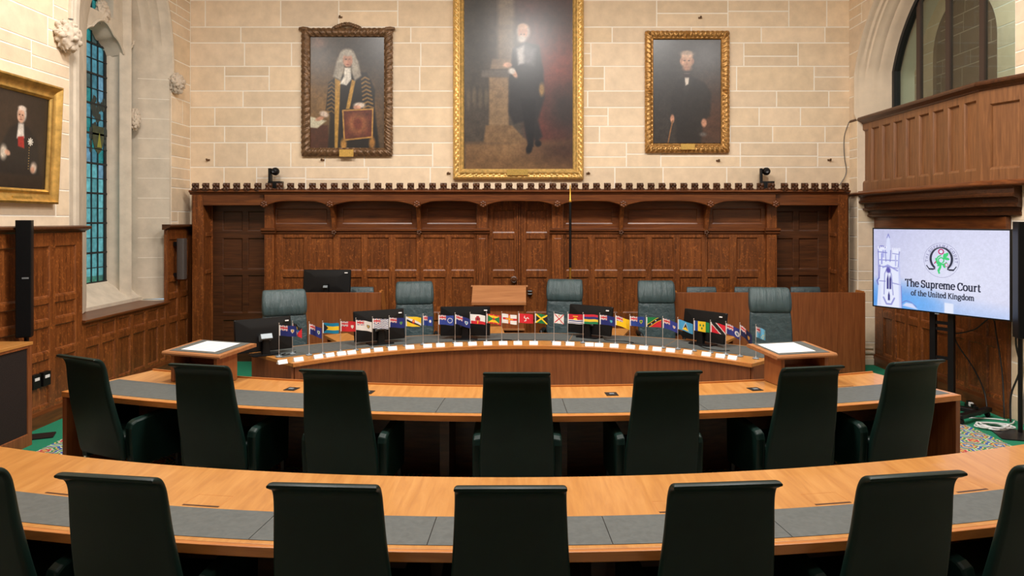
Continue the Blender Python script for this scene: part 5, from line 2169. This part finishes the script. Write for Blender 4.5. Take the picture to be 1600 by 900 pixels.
ml = [(412, 3.84, 8, 'leftmost black monitor on the bench, beside the left small lectern', .74), (593, 3.72, -2, 'second black monitor from the left, behind the white and wavy lined flags', .74),
      (727, 3.72, 8, 'third black monitor from the left, behind the ring of stars flag', .74), (922, 3.86, 22, 'turned black monitor right of centre, behind the four stripe flag', .74),
      (1100, 3.90, 20, 'rightmost black monitor on the bench, behind the green diamonds flag', .74)]
m0 = None
for p, r, yaw, lab, z in ml:
    a = solve_arc(p, r)
    x, y = AP(CB, r, a, 1)
    rz = -a + R(-yaw)
    if m0 is None:
        m0 = make_monitor(lab)
        m0.location = (x, y, .7425)
        m0.rotation_euler = (0, 0, rz)
    else:
        dup(m0, (x, y, .7425), rz, lab)
mm = dup(m0, (WX(511, 10.2), 10.2, .881), 0, 'black monitor standing on the left clerk desk, behind the bench', 'monitor on the clerk desk')
for ch in mm.children:
    if ch.name.startswith(('housing', 'screen', 'sticker', 'hinge_plate')):
        ch.location.z += .21
        ch.scale = (.5, 1, .6) if ch.name.startswith('hinge') else (1.12, 1, 1)
        if ch.name.startswith('hinge'):
            ch.location.z += .03
    if ch.name.startswith('stand_neck'):
        ch.scale = (1, 1, 2.0)
# loose cables on the bench
for i, (ps, lab) in enumerate((([(446, 3.70), (440, 3.66), (447, 3.62), (458, 3.66), (462, 3.72)], 'black cable curling beside the leftmost monitor'),
                               ([(727, 3.62), (745, 3.56), (765, 3.52), (790, 3.55), (800, 3.5)], 'black cable trailing from the third monitor'),
                               ([(944, 3.70), (952, 3.64), (975, 3.66), (990, 3.58)], 'black cable trailing from the turned monitor'),
                               ([(1090, 3.78), (1105, 3.62), (1125, 3.60), (1140, 3.66)], 'black cable trailing from the rightmost monitor'))):
    pts = []
    for p, r in ps:
        a = solve_arc(p, r)
        q = AP(CB, r, a, 1)
        pts.append((q[0], q[1], .7475))
    mb = MB()
    mb.tube(smooth_path(pts, 5), .005, 6)
    tag(mb.build('cable', M['cable'], smooth=60), lab, 'cable', 'cables on the bench')

# ------------------------------------------------------------------ lettering: broad-nib strokes with serifs
def arc(cx, cy, rx, ry, a0, a1, n=14):
    return [(cx + rx * math.cos(R(a0 + (a1 - a0) * i / n)), cy + ry * math.sin(R(a0 + (a1 - a0) * i / n))) for i in range(n + 1)]


def stem(x, y0=0, y1=.5):
    return [(x, y0), (x, y1)]


def ser(x, y, l=.09, r=.09):
    return [(x - l, y), (x + r, y)]


GLY = {
    'T': (.62, [stem(.31, 0, .68), ser(.31, .69, .27, .27), ser(.31, .015), [(.05, .58), (.05, .69)], [(.57, .58), (.57, .69)]]),
    'h': (.58, [stem(.13, 0, .75), arc(.285, .33, .155, .16, 175, 0) + [(.44, 0)], ser(.13, .015), ser(.44, .015), ser(.10, .74, .06, .03)]),
    'e': (.48, [arc(.25, .25, .20, .245, 5, 318), [(.06, .28), (.44, .28)]]),
    'S': (.52, [arc(.26, .52, .175, .16, 20, 260) + arc(.26, .18, .18, .185, 80, -160), [(.44, .54), (.44, .66)], [(.07, .04), (.07, .18)]]),
    'u': (.58, [stem(.13, .16, .49), arc(.28, .17, .15, .165, 180, 350), stem(.43, 0, .49), ser(.10, .485, .07, .03), ser(.40, .485, .07, .03), ser(.46, .015, .03, .07)]),
    'p': (.56, [stem(.13, -.22, .49), arc(.30, .25, .17, .24, 150, -150), ser(.13, -.21), ser(.10, .485, .07, .03)]),
    'r': (.42, [stem(.13, 0, .49), arc(.27, .33, .13, .15, 170, 55), ser(.13, .015), ser(.10, .485, .07, .03)]),
    'm': (.86, [stem(.13, 0, .49), arc(.275, .33, .145, .16, 175, 0) + [(.42, 0)], arc(.565, .33, .145, .16, 175, 0) + [(.71, 0)], ser(.13, .015), ser(.42, .015), ser(.71, .015), ser(.10, .485, .07, .03)]),
    'C': (.62, [arc(.34, .34, .27, .345, 40, 320), [(.55, .5), (.55, .66)]]),
    'o': (.54, [arc(.27, .25, .21, .245, 0, 360, 22)]),
    't': (.36, [[(.15, .62), (.15, .12)] + arc(.25, .12, .10, .11, 180, 310), ser(.16, .48, .12, .15)]),
    'f': (.36, [[(.15, 0), (.15, .58)] + arc(.26, .60, .11, .14, 180, 50), ser(.16, .48, .12, .15), ser(.15, .015)]),
    'U': (.68, [[(.14, .68), (.14, .24)] + arc(.34, .24, .20, .24, 180, 360) + [(.54, .68)], ser(.14, .675), ser(.54, .675)]),
    'n': (.58, [stem(.13, 0, .49), arc(.285, .33, .155, .16, 175, 0) + [(.44, 0)], ser(.13, .015), ser(.44, .015), ser(.10, .485, .07, .03)]),
    'i': (.28, [stem(.14, 0, .49), ser(.14, .015), ser(.11, .485, .07, .03), [(.14, .62), (.14, .70)]]),
    'd': (.56, [arc(.26, .25, .17, .24, 30, 330), stem(.43, 0, .75), ser(.40, .74, .07, .03), ser(.46, .015, .03, .06)]),
    'K': (.66, [stem(.14, 0, .68), [(.52, .68), (.17, .32)], [(.26, .42), (.56, 0)], ser(.14, .675), ser(.14, .015), ser(.52, .675), ser(.55, .015)]),
    'g': (.52, [arc(.24, .31, .16, .17, 0, 360, 18), arc(.25, -.09, .19, .12, 0, 360, 18), [(.12, .16), (.13, .04)], [(.34, .44), (.47, .49)]]),
    'H': (.7, [stem(.14, 0, .68), stem(.54, 0, .68), [(.14, .34), (.54, .34)]]),
    'E': (.56, [stem(.14, 0, .68), [(.14, .67), (.5, .67)], [(.14, .34), (.42, .34)], [(.14, .02), (.5, .02)]]),
    'P': (.56, [stem(.14, 0, .68), [(.14, .67)] + arc(.30, .5, .17, .17, 90, -90) + [(.14, .33)]]),
    'R': (.6, [stem(.14, 0, .68), [(.14, .67)] + arc(.30, .5, .17, .17, 90, -90) + [(.14, .33)], [(.3, .33), (.54, 0)]]),
    'M': (.84, [[(.12, 0), (.16, .68), (.42, .1), (.68, .68), (.72, 0)]]),
    'O': (.74, [arc(.37, .34, .29, .34, 0, 360, 22)]),
    ' ': (.24, []),
}
GLY['W'] = (.8, [[(.1, .68), (.25, 0), (.4, .5), (.55, 0), (.7, .68)]])


def stroke2d(mb, pts, fn, thick, thin):
    """a ribbon whose width follows a broad nib: heavy verticals, light horizontals"""
    for (x0, y0), (x1, y1) in zip(pts[:-1], pts[1:]):
        dx, dy = x1 - x0, y1 - y0
        L = math.hypot(dx, dy)
        if L < 1e-6:
            continue
        c = abs(dy) / L
        w = (thin + (thick - thin) * c) / 2
        ex, ey = dx / L * w * .5, dy / L * w * .5
        nx, ny = -dy / L * w, dx / L * w
        mb.add([fn(x0 - ex + nx, y0 - ey + ny), fn(x0 - ex - nx, y0 - ey - ny), fn(x1 + ex - nx, y1 + ey - ny), fn(x1 + ex + nx, y1 + ey + ny)], [(0, 1, 2, 3)])


def text_width(s):
    return sum(GLY[c][0] for c in s)


def write(mb, s, fn, thick=.12, thin=.055):
    x = 0
    for c in s:
        adv, st = GLY[c]
        for p in st:
            stroke2d(mb, [(x + a, b_) for a, b_ in p], fn, thick, thin)
        x += adv


# ------------------------------------------------------------------ big screen on its stand
TL, TRr = Vector((4.38, 8.70)), Vector((5.153, 7.40))
tw = (TRr - TL).length
tu = (TRr - TL) / tw
tn = Vector((tu.y, -tu.x))
TZ0, TZ1 = 1.15, 2.09
tc_ = (TL + TRr) / 2
tv = thing('display_screen', 'large flat screen on black stand showing a court emblem and title', 'screen', (tc_.x, tc_.y, 0))


def ts(u, v, w):
    """u,v: 0..1 over the picture, w out of the screen"""
    p = TL + tu * (u * tw) + tn * w
    return (p.x, p.y, TZ0 + (TZ1 - TZ0) * v)


mb = MB()
eu, ev = .012, .016
mb.loft([[ts(a, b_, w) for a, b_ in ((-eu + i, -ev + i), (1 + eu - i, -ev + i), (1 + eu - i, 1 + ev - i), (-eu + i, 1 + ev - i))] for w, i in ((-.05, .05), (-.045, .0), (.004, 0), (.006, .004))])
mb.build('housing', M['black'], tv, base='w')
pt = Paint(256, 160, (214, 216, 242))
pt.ell(.02, .05, .5, .5, (190, 192, 226), .9, op=.8).ell(.65, .35, .35, .25, (226, 228, 248), .9, op=.8)
A_ = pt.asp
pt.poly([(0, .46), (.28, .47), (.5, .52), (.75, .57), (1, .61), (1, A_ + .1), (0, A_ + .1)], (150, 186, 240), .18, .75)
pt.ell(.12, .58, .3, .12, (60, 140, 226), .7, op=.8).ell(.32, .58, .15, .05, (110, 176, 244), .8)
pt.noise(50, .015).noise(140, .02)
TB, TWt = (110, 112, 190), (228, 232, 252)
pt.poly([(.03, A_), (.045, .40), (.05, .28), (.04, .16), (.075, .14), (.11, .16), (.115, .24), (.155, .24), (.16, .17), (.20, .16), (.215, .18), (.205, .30), (.225, .42), (.235, A_)], TWt, .008)
pt.poly([(.10, .17), (.115, .07), (.125, .04), (.135, .07), (.145, .17), (.14, .26), (.105, .26)], (216, 222, 250), .008)
for ln in ([(.045, .40), (.04, .16), (.075, .14), (.11, .16)], [(.205, .30), (.215, .18)], [(.05, .25), (.20, .25)], [(.23, .45), (.235, A_)], [(.115, .07), (.125, .04), (.135, .07)],
           [(.09, A_ - .1), (.095, .36), (.12, .30), (.15, .36), (.165, A_ - .1)], [(.05, .42), (.10, .42)], [(.16, .43), (.225, .44)], [(.05, .30), (.2, .31)], [(.1, .17), (.105, .26)], [(.145, .17), (.14, .26)],
           [(.235, .58), (.27, .56), (.31, .57), (.35, .60)]):
    pt.line(ln, .006, TB, .9)
pt.poly([(.24, .60), (.27, .575), (.32, .58), (.36, .62)], (214, 220, 250), .01)
pt.poly([(.113, .40), (.122, .36), (.128, .40), (.128, .48), (.113, .48)], (44, 42, 120), .006).poly([(.134, .40), (.141, .37), (.149, .40), (.149, .48), (.134, .48)], (44, 42, 120), .006)
pt.poly([(.122, .53), (.13, .50), (.138, .53), (.138, .57), (.122, .57)], (44, 42, 120), .006).ell(.126, .33, .018, .022, (90, 84, 170), .3)
pt.poly([(.075, .17), (.09, .17), (.09, .23), (.075, .23)], (170, 176, 230), .01).line([(.045, .15), (.06, .14), (.08, .14), (.1, .15)], .012, TB)
for k in range(5):
    pt.poly([(.038 + .016 * k, .165), (.038 + .016 * k, .14), (.047 + .016 * k, .14), (.047 + .016 * k, .165)], (236, 238, 254), .004).poly([(.158 + .014 * k, .175), (.158 + .014 * k, .15), (.166 + .014 * k, .15), (.166 + .014 * k, .175)], (236, 238, 254), .004)
pt.line([(.04, .185), (.112, .19)], .008, TB, .8).line([(.16, .195), (.212, .20)], .006, TB, .8).line([(.05, .40), (.055, .29)], .006, TB).line([(.07, .2), (.07, .28)], .012, (150, 154, 220)).line([(.185, .21), (.185, .29)], .010, (176, 180, 230))
pt.line([(.08, .31), (.12, .29), (.16, .31), (.2, .33)], .012, (140, 142, 214), .8).line([(.085, .55), (.11, .60), (.15, .60), (.175, .55)], .012, (120, 122, 200), .8).line([(.04, .45), (.03, .42), (.045, .40)], .01, TB)
pt.poly([(.205, .20), (.215, .2), (.235, A_), (.215, A_)], (186, 194, 240), .01, .7).poly([(.045, .44), (.06, .44), (.065, A_), (.04, A_)], (210, 216, 248), .01, .7)
pt.poly([(.56, .545), (.625, .55), (.625, A_), (.56, A_)], (228, 234, 252), .008)
scr = canvas('screen', pt, lambda u, v: np.array([ts(a, b_, .007) for a, b_ in zip(u, v)]), M['screen'], tv, 'w')


def line_text(s, u0, u1, v0, slope, lift, name):
    W_ = text_width(s)
    k = (u1 - u0) / W_
    sc_ = k * tw
    mb = MB()
    write(mb, s, lambda x, y: ts(u0 + x * k, v0 + slope * x / W_ + y * sc_ * lift / (TZ1 - TZ0), .010), .165, .085)
    return mb.build(name, M['ink'], scr, base='w')


line_text('The Supreme Court', .262, .815, .287, .0, 1.2, 'title_lettering')
line_text('of the United Kingdom', .308, .772, .178, .0, 1.2, 'subtitle_lettering')
ec = (.538, .632)


def em(x, y, w=.010):
    return ts(ec[0] + x / tw, ec[1] + y / (TZ1 - TZ0), w)


def ribbon(mb, pts, width, w=.010):
    for i, (a, b_) in enumerate(zip(pts[:-1], pts[1:])):
        wa = width[i] if isinstance(width, list) else width
        d = math.hypot(b_[0] - a[0], b_[1] - a[1]) or 1
        nx, ny = -(b_[1] - a[1]) / d * wa / 2, (b_[0] - a[0]) / d * wa / 2
        ex, ey = (b_[0] - a[0]) / d * wa * .2, (b_[1] - a[1]) / d * wa * .2
        mb.add([em(a[0] + nx - ex, a[1] + ny - ey, w), em(a[0] - nx - ex, a[1] - ny - ey, w), em(b_[0] - nx + ex, b_[1] - ny + ey, w), em(b_[0] + nx + ex, b_[1] + ny + ey, w)], [(0, 1, 2, 3)])


mb = MB()
ribbon(mb, arc(0, 0, .195, .195, 0, 360, 60), .003)
ribbon(mb, arc(0, .015, .140, .140, -40, 220, 50), .0025)
s_ = 'THE SUPREME COURT'
W_ = text_width(s_)
x = 0
for c in s_:
    adv, st = GLY[c]
    ang = R(190 - 200 * (x + adv / 2) / W_)
    for p in st:
        def fn(a, b_, ang=ang, adv=adv):
            k = .040
            rr = .151 + b_ * k
            return em(rr * math.cos(ang) + (a - adv / 2) * k * math.sin(ang), rr * math.sin(ang) - (a - adv / 2) * k * math.cos(ang))
        stroke2d(mb, p, fn, .13, .08)
    x += adv
mb.build('emblem_ring_lettering', M['ink2'], scr, base='w')
mb = MB()
om = arc(0, .015, .118, .128, -52, 232, 44)
n = len(om)
ribbon(mb, om, [.012 + .014 * abs(math.cos(R(-52 + 284 * i / n))) for i in range(n)], .011)
for s in (-1, 1):
    ribbon(mb, [(s * .068, -.098), (s * .09, -.105), (s * .135, -.105), (s * .165, -.065)], [.014, .02, .012], .011)
mb.build('emblem_omega', M['ink'], scr, base='w')
mb = MB()
ribbon(mb, arc(0, 0, .03, .03, -60, 250, 18), .014, .012)
ribbon(mb, arc(.01, .005, .058, .05, 100, 330, 18), .014, .012)
ribbon(mb, [(.0, -.03), (-.01, -.08), (-.03, -.12), (-.02, -.15)], [.022, .026, .02], .012)
ribbon(mb, [(-.02, -.06), (-.05, -.03), (-.06, .02)], .014, .012)
for a, b_, r1, r2, an in ((.055, .06, .036, .018, 50), (.06, .02, .034, .016, -10), (.035, .05, .03, .014, 80), (-.02, -.05, .03, .014, 220), (.03, -.06, .03, .013, -60)):
    c, s = math.cos(R(an)), math.sin(R(an))
    poly = [(a + r1 * math.cos(t) * c - r2 * math.sin(t) * s, b_ + r1 * math.cos(t) * s + r2 * math.sin(t) * c) for t in [2 * PI * k / 14 for k in range(14)]]
    mb.add([em(u, v, .012) for u, v in poly], [tuple(range(14))])
mb.build('emblem_foliage', M['sgreen'], scr, base='w')
mb = MB()
ribbon(mb, arc(0, .098, .027, .027, 0, 360, 20), .013, .013)
ribbon(mb, [(-.075, -.04), (-.055, -.015)], .012, .013)
ribbon(mb, arc(.06, -.05, .018, .018, 0, 360, 12), .006, .013)
mb.build('emblem_flowers', M['sred'], scr, base='w')
mb = MB()
mb.add([em(.018 * math.cos(2 * PI * k / 16), .098 + .018 * math.sin(2 * PI * k / 16), .013) for k in range(16)], [tuple(range(16))])
mb.build('emblem_rose_heart', M['swhite'], scr, base='w')
# stand
rotT = Matrix.Rotation(math.atan2(tu.y, tu.x), 3, 'Z')
for u in (.44, .575):
    p = TL + tu * (u * tw) - tn * .10
    mb = MB()
    mb.obox((p.x, p.y, .86), (.065, .05, 1.66), rotT)
    mb.build('stand_post', M['black'], tv, bevel=.004, base='w')
for z in (.62, .95, 1.02):
    p = TL + tu * (.507 * tw) - tn * .10
    mb = MB()
    mb.obox((p.x, p.y, z), (.20, .03, .035), rotT)
    mb.build('stand_rail', M['black'], tv, base='w')
mb = MB()
p = TL + tu * (.507 * tw) - tn * .07
mb.obox((p.x, p.y, 1.55), (.5, .045, .4), rotT)
mb.build('mount_plate', M['black'], tv, base='w')
for u in (.25, .76):
    p = TL + tu * (u * tw) - tn * .03
    mb = MB()
    mb.obox((p.x, p.y, .085), (.07, .62, .05), rotT)
    ft = mb.build('stand_foot', M['black'], tv, bevel=.01, base='w')
    mb = MB()
    for q in (-.27, .27):
        c = p + tn * q
        mb.ball((c.x, c.y, .032), (.03, .03, .032), 10, 7)
    mb.build('caster', M['black'], ft, smooth=60, base='w')
p = TL + tu * (.505 * tw) - tn * .10
mb = MB()
mb.obox((p.x, p.y, .085), (.80, .07, .05), rotT)
mb.build('stand_crossbar', M['black'], tv, bevel=.008, base='w')
mb = MB()
p = TL + tu * (.505 * tw) + tn * .004
mb.obox((p.x, p.y, TZ0 - .018), (.045, .012, .012), rotT)
mb.build('badge', M['silver'], tv, base='w')

# ------------------------------------------------------------------ column loudspeakers
def column_speaker(cx, cy, z0, z1, w, d, rz, lab, base, pole=True):
    t = thing('column_speaker', lab, 'loudspeaker', (cx, cy, 0), rz, 'black column loudspeakers on poles')
    mb = MB()
    mb.loft([[(u, v, z) for u, v in rrect(w, d, .012)] for z in (z0, z1)])
    mb.build('cabinet', M['black'], t, bevel=.004)
    mb = MB()
    mb.box(-w / 2 + .008, w / 2 - .008, -d / 2 - .004, -d / 2 + .01, z0 + .01, z1 - .01)
    gr = mb.build('grille', M['cloth_black'], t)
    mb = MB()
    mb.box(-.01, w / 2 - .02, -d / 2 - .006, -d / 2 - .002, (z0 + z1) / 2 - .0, (z0 + z1) / 2 + .016)
    mb.build('badge', M['silver'], gr)
    mb = MB()
    mb.tube([(0, d / 2 + .02, .01), (0, d / 2 + .02, z1 - .2)], .022, 12)
    mb.build('pole', M['black'], t, smooth=40)
    mb = MB()
    for z in (z0 + .15, z0 + .42, z0 + .62):
        mb.box(-.03, .03, d / 2 - .01, d / 2 + .04, z, z + .04)
    mb.tube([(-.05, d / 2 + .03, z0 + .44), (.05, d / 2 + .03, z0 + .44)], .015, 8)
    mb.build('clamp', M['dark'], t)
    mb = MB()
    x0, x1, y0, y1 = base
    mb.loft([[(x0 + (x1 - x0) * (.5 + u), y0 + (y1 - y0) * (.5 + v), z) for u, v in rrect(1, 1, .08)] for z in (0, .012)])
    mb.build('base_plate', M['dark'], t)
    return t


column_speaker(-4.965, 7.06, 1.03, 2.2, .135, .135, R(25), 'black column loudspeaker on pole by the oak panelling under the gilt framed half-length portrait', (-.03, .25, -.06, .14))
column_speaker(5.14, 7.17, 1.0, 2.185, .16, .16, R(-16), 'black column loudspeaker on pole by the stone pier beside the big screen', (-.26, .2, -.2, .2))
t = thing('wall_speaker', 'slim grey loudspeaker mounted on the oak panelling right of the stone window', 'loudspeaker', (-5.0, 10.4, 1.3))
mb = MB()
mb.loft([[(-5.0 + u, 10.42 + v, z) for u, v in rrect(.11, .12, .02)] for z in (1.33, 1.93)])
mb.build('cabinet', M['greybox'], t, smooth=40, base='w')
mb = MB()
mb.box(-5.11, -5.05, 10.39, 10.44, 1.36, 1.42)
mb.box(-5.11, -5.05, 10.39, 10.44, 1.82, 1.88)
mb.build('bracket', M['black'], t, base='w')

# ------------------------------------------------------------------ equipment cabinet at the left
t = thing('equipment_cabinet', 'wooden cabinet with dark cloth front standing at the left edge of the view', 'cabinet', (-4.93, 6.1, 0))
cx0, cx1, cy0, cy1, ch = -5.095, -4.78, 5.2, 6.90, 1.01
mb = MB()
mb.box(cx0, cx1 - .02, cy0, cy1, .0, ch - .03)
mb.build('carcass', M['edge'], t, base='w')
mb = MB()
mb.box(cx0, cx1 + .005, cy0 - .01, cy1 + .01, ch - .03, ch)
mb.build('cabinet_top', M['top'], t, bevel=.003, base='w')
fc = lambda u, v, w: (cx1 - .0 + w, u, v)
f, _ = panel_frame(fc, cy0, cy1, 0, ch - .03, [(cy0 + .05, cy1 - .055, .115, ch - .055)], depth=.012, bev=.004, back=.02)
f.build('front_frame', M['front'], t, base='w')
mb = MB()
mb.box(cx1 - .018, cx1 - .010, cy0 + .05, cy1 - .055, .115, ch - .055)
mb.build('cloth_front', M['grille'], t, base='w')
mb = MB()
mb.box(-5.02, -4.84, 6.2, 6.42, ch, ch + .004)
tag(mb.build('paper_sheet', M['white']), 'white sheet lying on the cloth fronted cabinet at the left edge', 'paper')

# ------------------------------------------------------------------ cameras on the cornice
cc0 = None
for p, sgn, lab in ((428, 1, 'black swivel camera on the carved cresting, near the dark crested portrait'), (1195, 1, 'black swivel camera on the carved cresting, near the leaf carved gilt portrait')):
    x = WX(p, 10.83)
    if cc0 is None:
        t = thing('swivel_camera', lab, 'camera', (x, 10.83, 2.655), 0, 'swivel cameras on the cresting')
        mb = MB()
        mb.loft([[(u + .03, v, z) for u, v in rrect(.21, .14, .02)] for z in (.0, .11, .14)])
        mb.build('base', M['black'], t, smooth=35)
        mb = MB()
        mb.loft([[(-.055 + u, v, z) for u, v in rrect(.04, .10, .012)] for z in (.13, .34)])
        mb.build('arm', M['black'], t, smooth=35)
        mb = MB()
        mb.ball((.022, 0, .295), (.062, .07, .062), 18, 12)
        hd = mb.build('head', M['black'], t, smooth=60)
        mb = MB()
        prof = [(.0, .0), (.036, .0), (.036, .02), (.028, .026), (.0, .016)]
        secs = [[(.022 + r * math.cos(2 * PI * k / 16), -.055 - z, .295 + r * math.sin(2 * PI * k / 16)) for k in range(16)] for r, z in prof]
        mb.loft(secs)
        mb.build('lens', M['dark'], hd, smooth=40)
        cc0 = t
    else:
        dup(cc0, (x, 10.83, 2.655), R(-12), lab)

# ------------------------------------------------------------------ tall rod leaning place at the back
t = thing('ceremonial_rod', 'tall black rod with brass ends standing before the oak panelling', 'rod', (WX(891, 10.3), 10.3, 0))
for nm, z0, z1, r, m in (('shaft', .02, WZ(434, 10.3), .012, 'black'), ('lower_ferrule', WZ(436, 10.3), WZ(418, 10.3), .017, 'brass'), ('upper_shaft', WZ(418, 10.3), WZ(316, 10.3), .019, 'black'),
                         ('finial', WZ(316, 10.3), WZ(289, 10.3), .01, 'brass')):
    mb = MB()
    if nm == 'finial':
        mb.lathe([(0, 0), (.022, 0), (.024, .03), (.012, .05), (.009, z1 - z0 - .02), (.004, z1 - z0)], (0, 0, z0), 12)
    else:
        mb.tube([(0, 0, z0), (0, 0, z1)], r, 12)
    mb.build(nm, M[m], t, smooth=40)
mb = MB()
mb.lathe([(0, 0), (.11, 0), (.11, .015), (.03, .03), (.02, .08), (0, .08)], n=24)
mb.build('base', M['dark'], t, smooth=40)

# pair of small metal handles by the middle door
t = thing('door_handle_plate', 'small metal double handle on the oak right of the sloping stand', 'handle', (WX(828, DF), DF, WZ(457, DF)))
mb = MB()
mb.box(-.035, .035, -.012, .012, -.045, .045)
mb.build('plate', M['oak_dark'], t)
for z in (-.022, .022):
    mb = MB()
    mb.tube([(-.028, -.014, z), (-.02, -.035, z), (.02, -.035, z), (.028, -.014, z)], .009, 8)
    mb.build('lever', M['silver'], t, smooth=50)

# sockets on the left panelling
so = None
for y, lab in ((7.56, 'black double wall socket on the left oak panelling, nearer the window'), (7.40, 'black double wall socket on the left oak panelling, beside the cloth fronted cabinet')):
    if so is None:
        t = thing('wall_socket', lab, 'socket', (-5.085, y, .50), 0, 'black wall sockets')
        mb = MB()
        mb.box(-.036, .012, -.06, .06, -.075, .075)
        mb.build('plate', M['black'], t, bevel=.003)
        mb = MB()
        mb.box(.010, .017, -.035, .035, .01, .04)
        mb.build('rocker', M['white'], t)
        so = t
    else:
        dup(so, (-5.085, y, .50), 0, lab)


# ------------------------------------------------------------------ cables
def cable(pts, r, mat, lab, n=6):
    mb = MB()
    mb.tube(smooth_path(pts, n), r, 6)
    return tag(mb.build('cable', M[mat], smooth=60), lab, 'cable', 'loose cables by the right wall')


cable([(5.10, 10.9, 3.72), (5.05, 10.95, 3.5), (5.06, 10.97, 3.2), (5.09, 10.97, 2.95), (5.0, 10.95, 2.78), (4.90, 10.9, 2.70)], .008, 'cableg', 'thin grey cable hanging from the gallery rail to the carved cresting')
cable([(5.41, 7.49, 3.72), (5.44, 7.42, 3.5), (5.40, 7.45, 3.1), (5.43, 7.42, 2.7), (5.42, 7.40, 2.4), (5.41, 7.40, 1.4), (5.42, 7.46, .9), (5.38, 7.5, .4), (5.36, 7.5, .02)], .008, 'cableg', 'grey cable running down the stone pier from the gallery end')
cable([(4.90, 8.0, 1.0), (5.0, 8.1, .9), (5.2, 8.05, .95), (5.33, 7.95, 1.1), (5.35, 7.9, .9), (5.36, 7.82, .5), (5.30, 7.7, .03)], .008, 'cable', 'black cable looping from the screen stand along the panelling')
cable([(4.96, 8.1, 1.1), (5.05, 8.15, .8), (5.22, 8.1, .5), (5.28, 8.0, .25), (5.25, 7.9, .02)], .008, 'cable', 'black cable dropping from the screen to the green carpet')
cable([(5.41, 7.62, 1.9), (5.40, 7.6, 1.3), (5.37, 7.62, .9), (5.40, 7.6, .6), (5.34, 7.65, .3), (5.30, 7.6, .02)], .010, 'cable', 'thick black cable down the edge of the stone pier')
pts = []
rng = random.Random(9)
for k in range(26):
    a = k * 1.35
    pts.append((5.02 + .15 * math.cos(a) + rng.uniform(-.05, .05), 7.44 + .10 * math.sin(a) + rng.uniform(-.04, .04), .012 + .002 * k * .6))
cable(pts + [(5.22, 7.52, .02), (5.34, 7.6, .03)], .008, 'cablew', 'tangled white cable coiled on the carpet by the pier')
cable([(4.98, 7.80, .01), (5.12, 7.78, .01), (5.24, 7.75, .01), (5.33, 7.70, .01)], .008, 'cablew', 'straight white cable lying along the carpet to the pier')
t = thing('power_strip', 'black power strip with plugs on the carpet below the big screen', 'power strip', (5.22, 8.12, 0), R(72))
mb = MB()
mb.box(-.2, .2, -.03, .03, 0, .045)
mb.build('body', M['black'], t, bevel=.005)
for k in range(4):
    mb = MB()
    mb.box(-.16 + k * .09, -.11 + k * .09, -.022, .022, .044, .085)
    mb.build('plug', M['white'] if k == 2 else M['black'], t, bevel=.004)
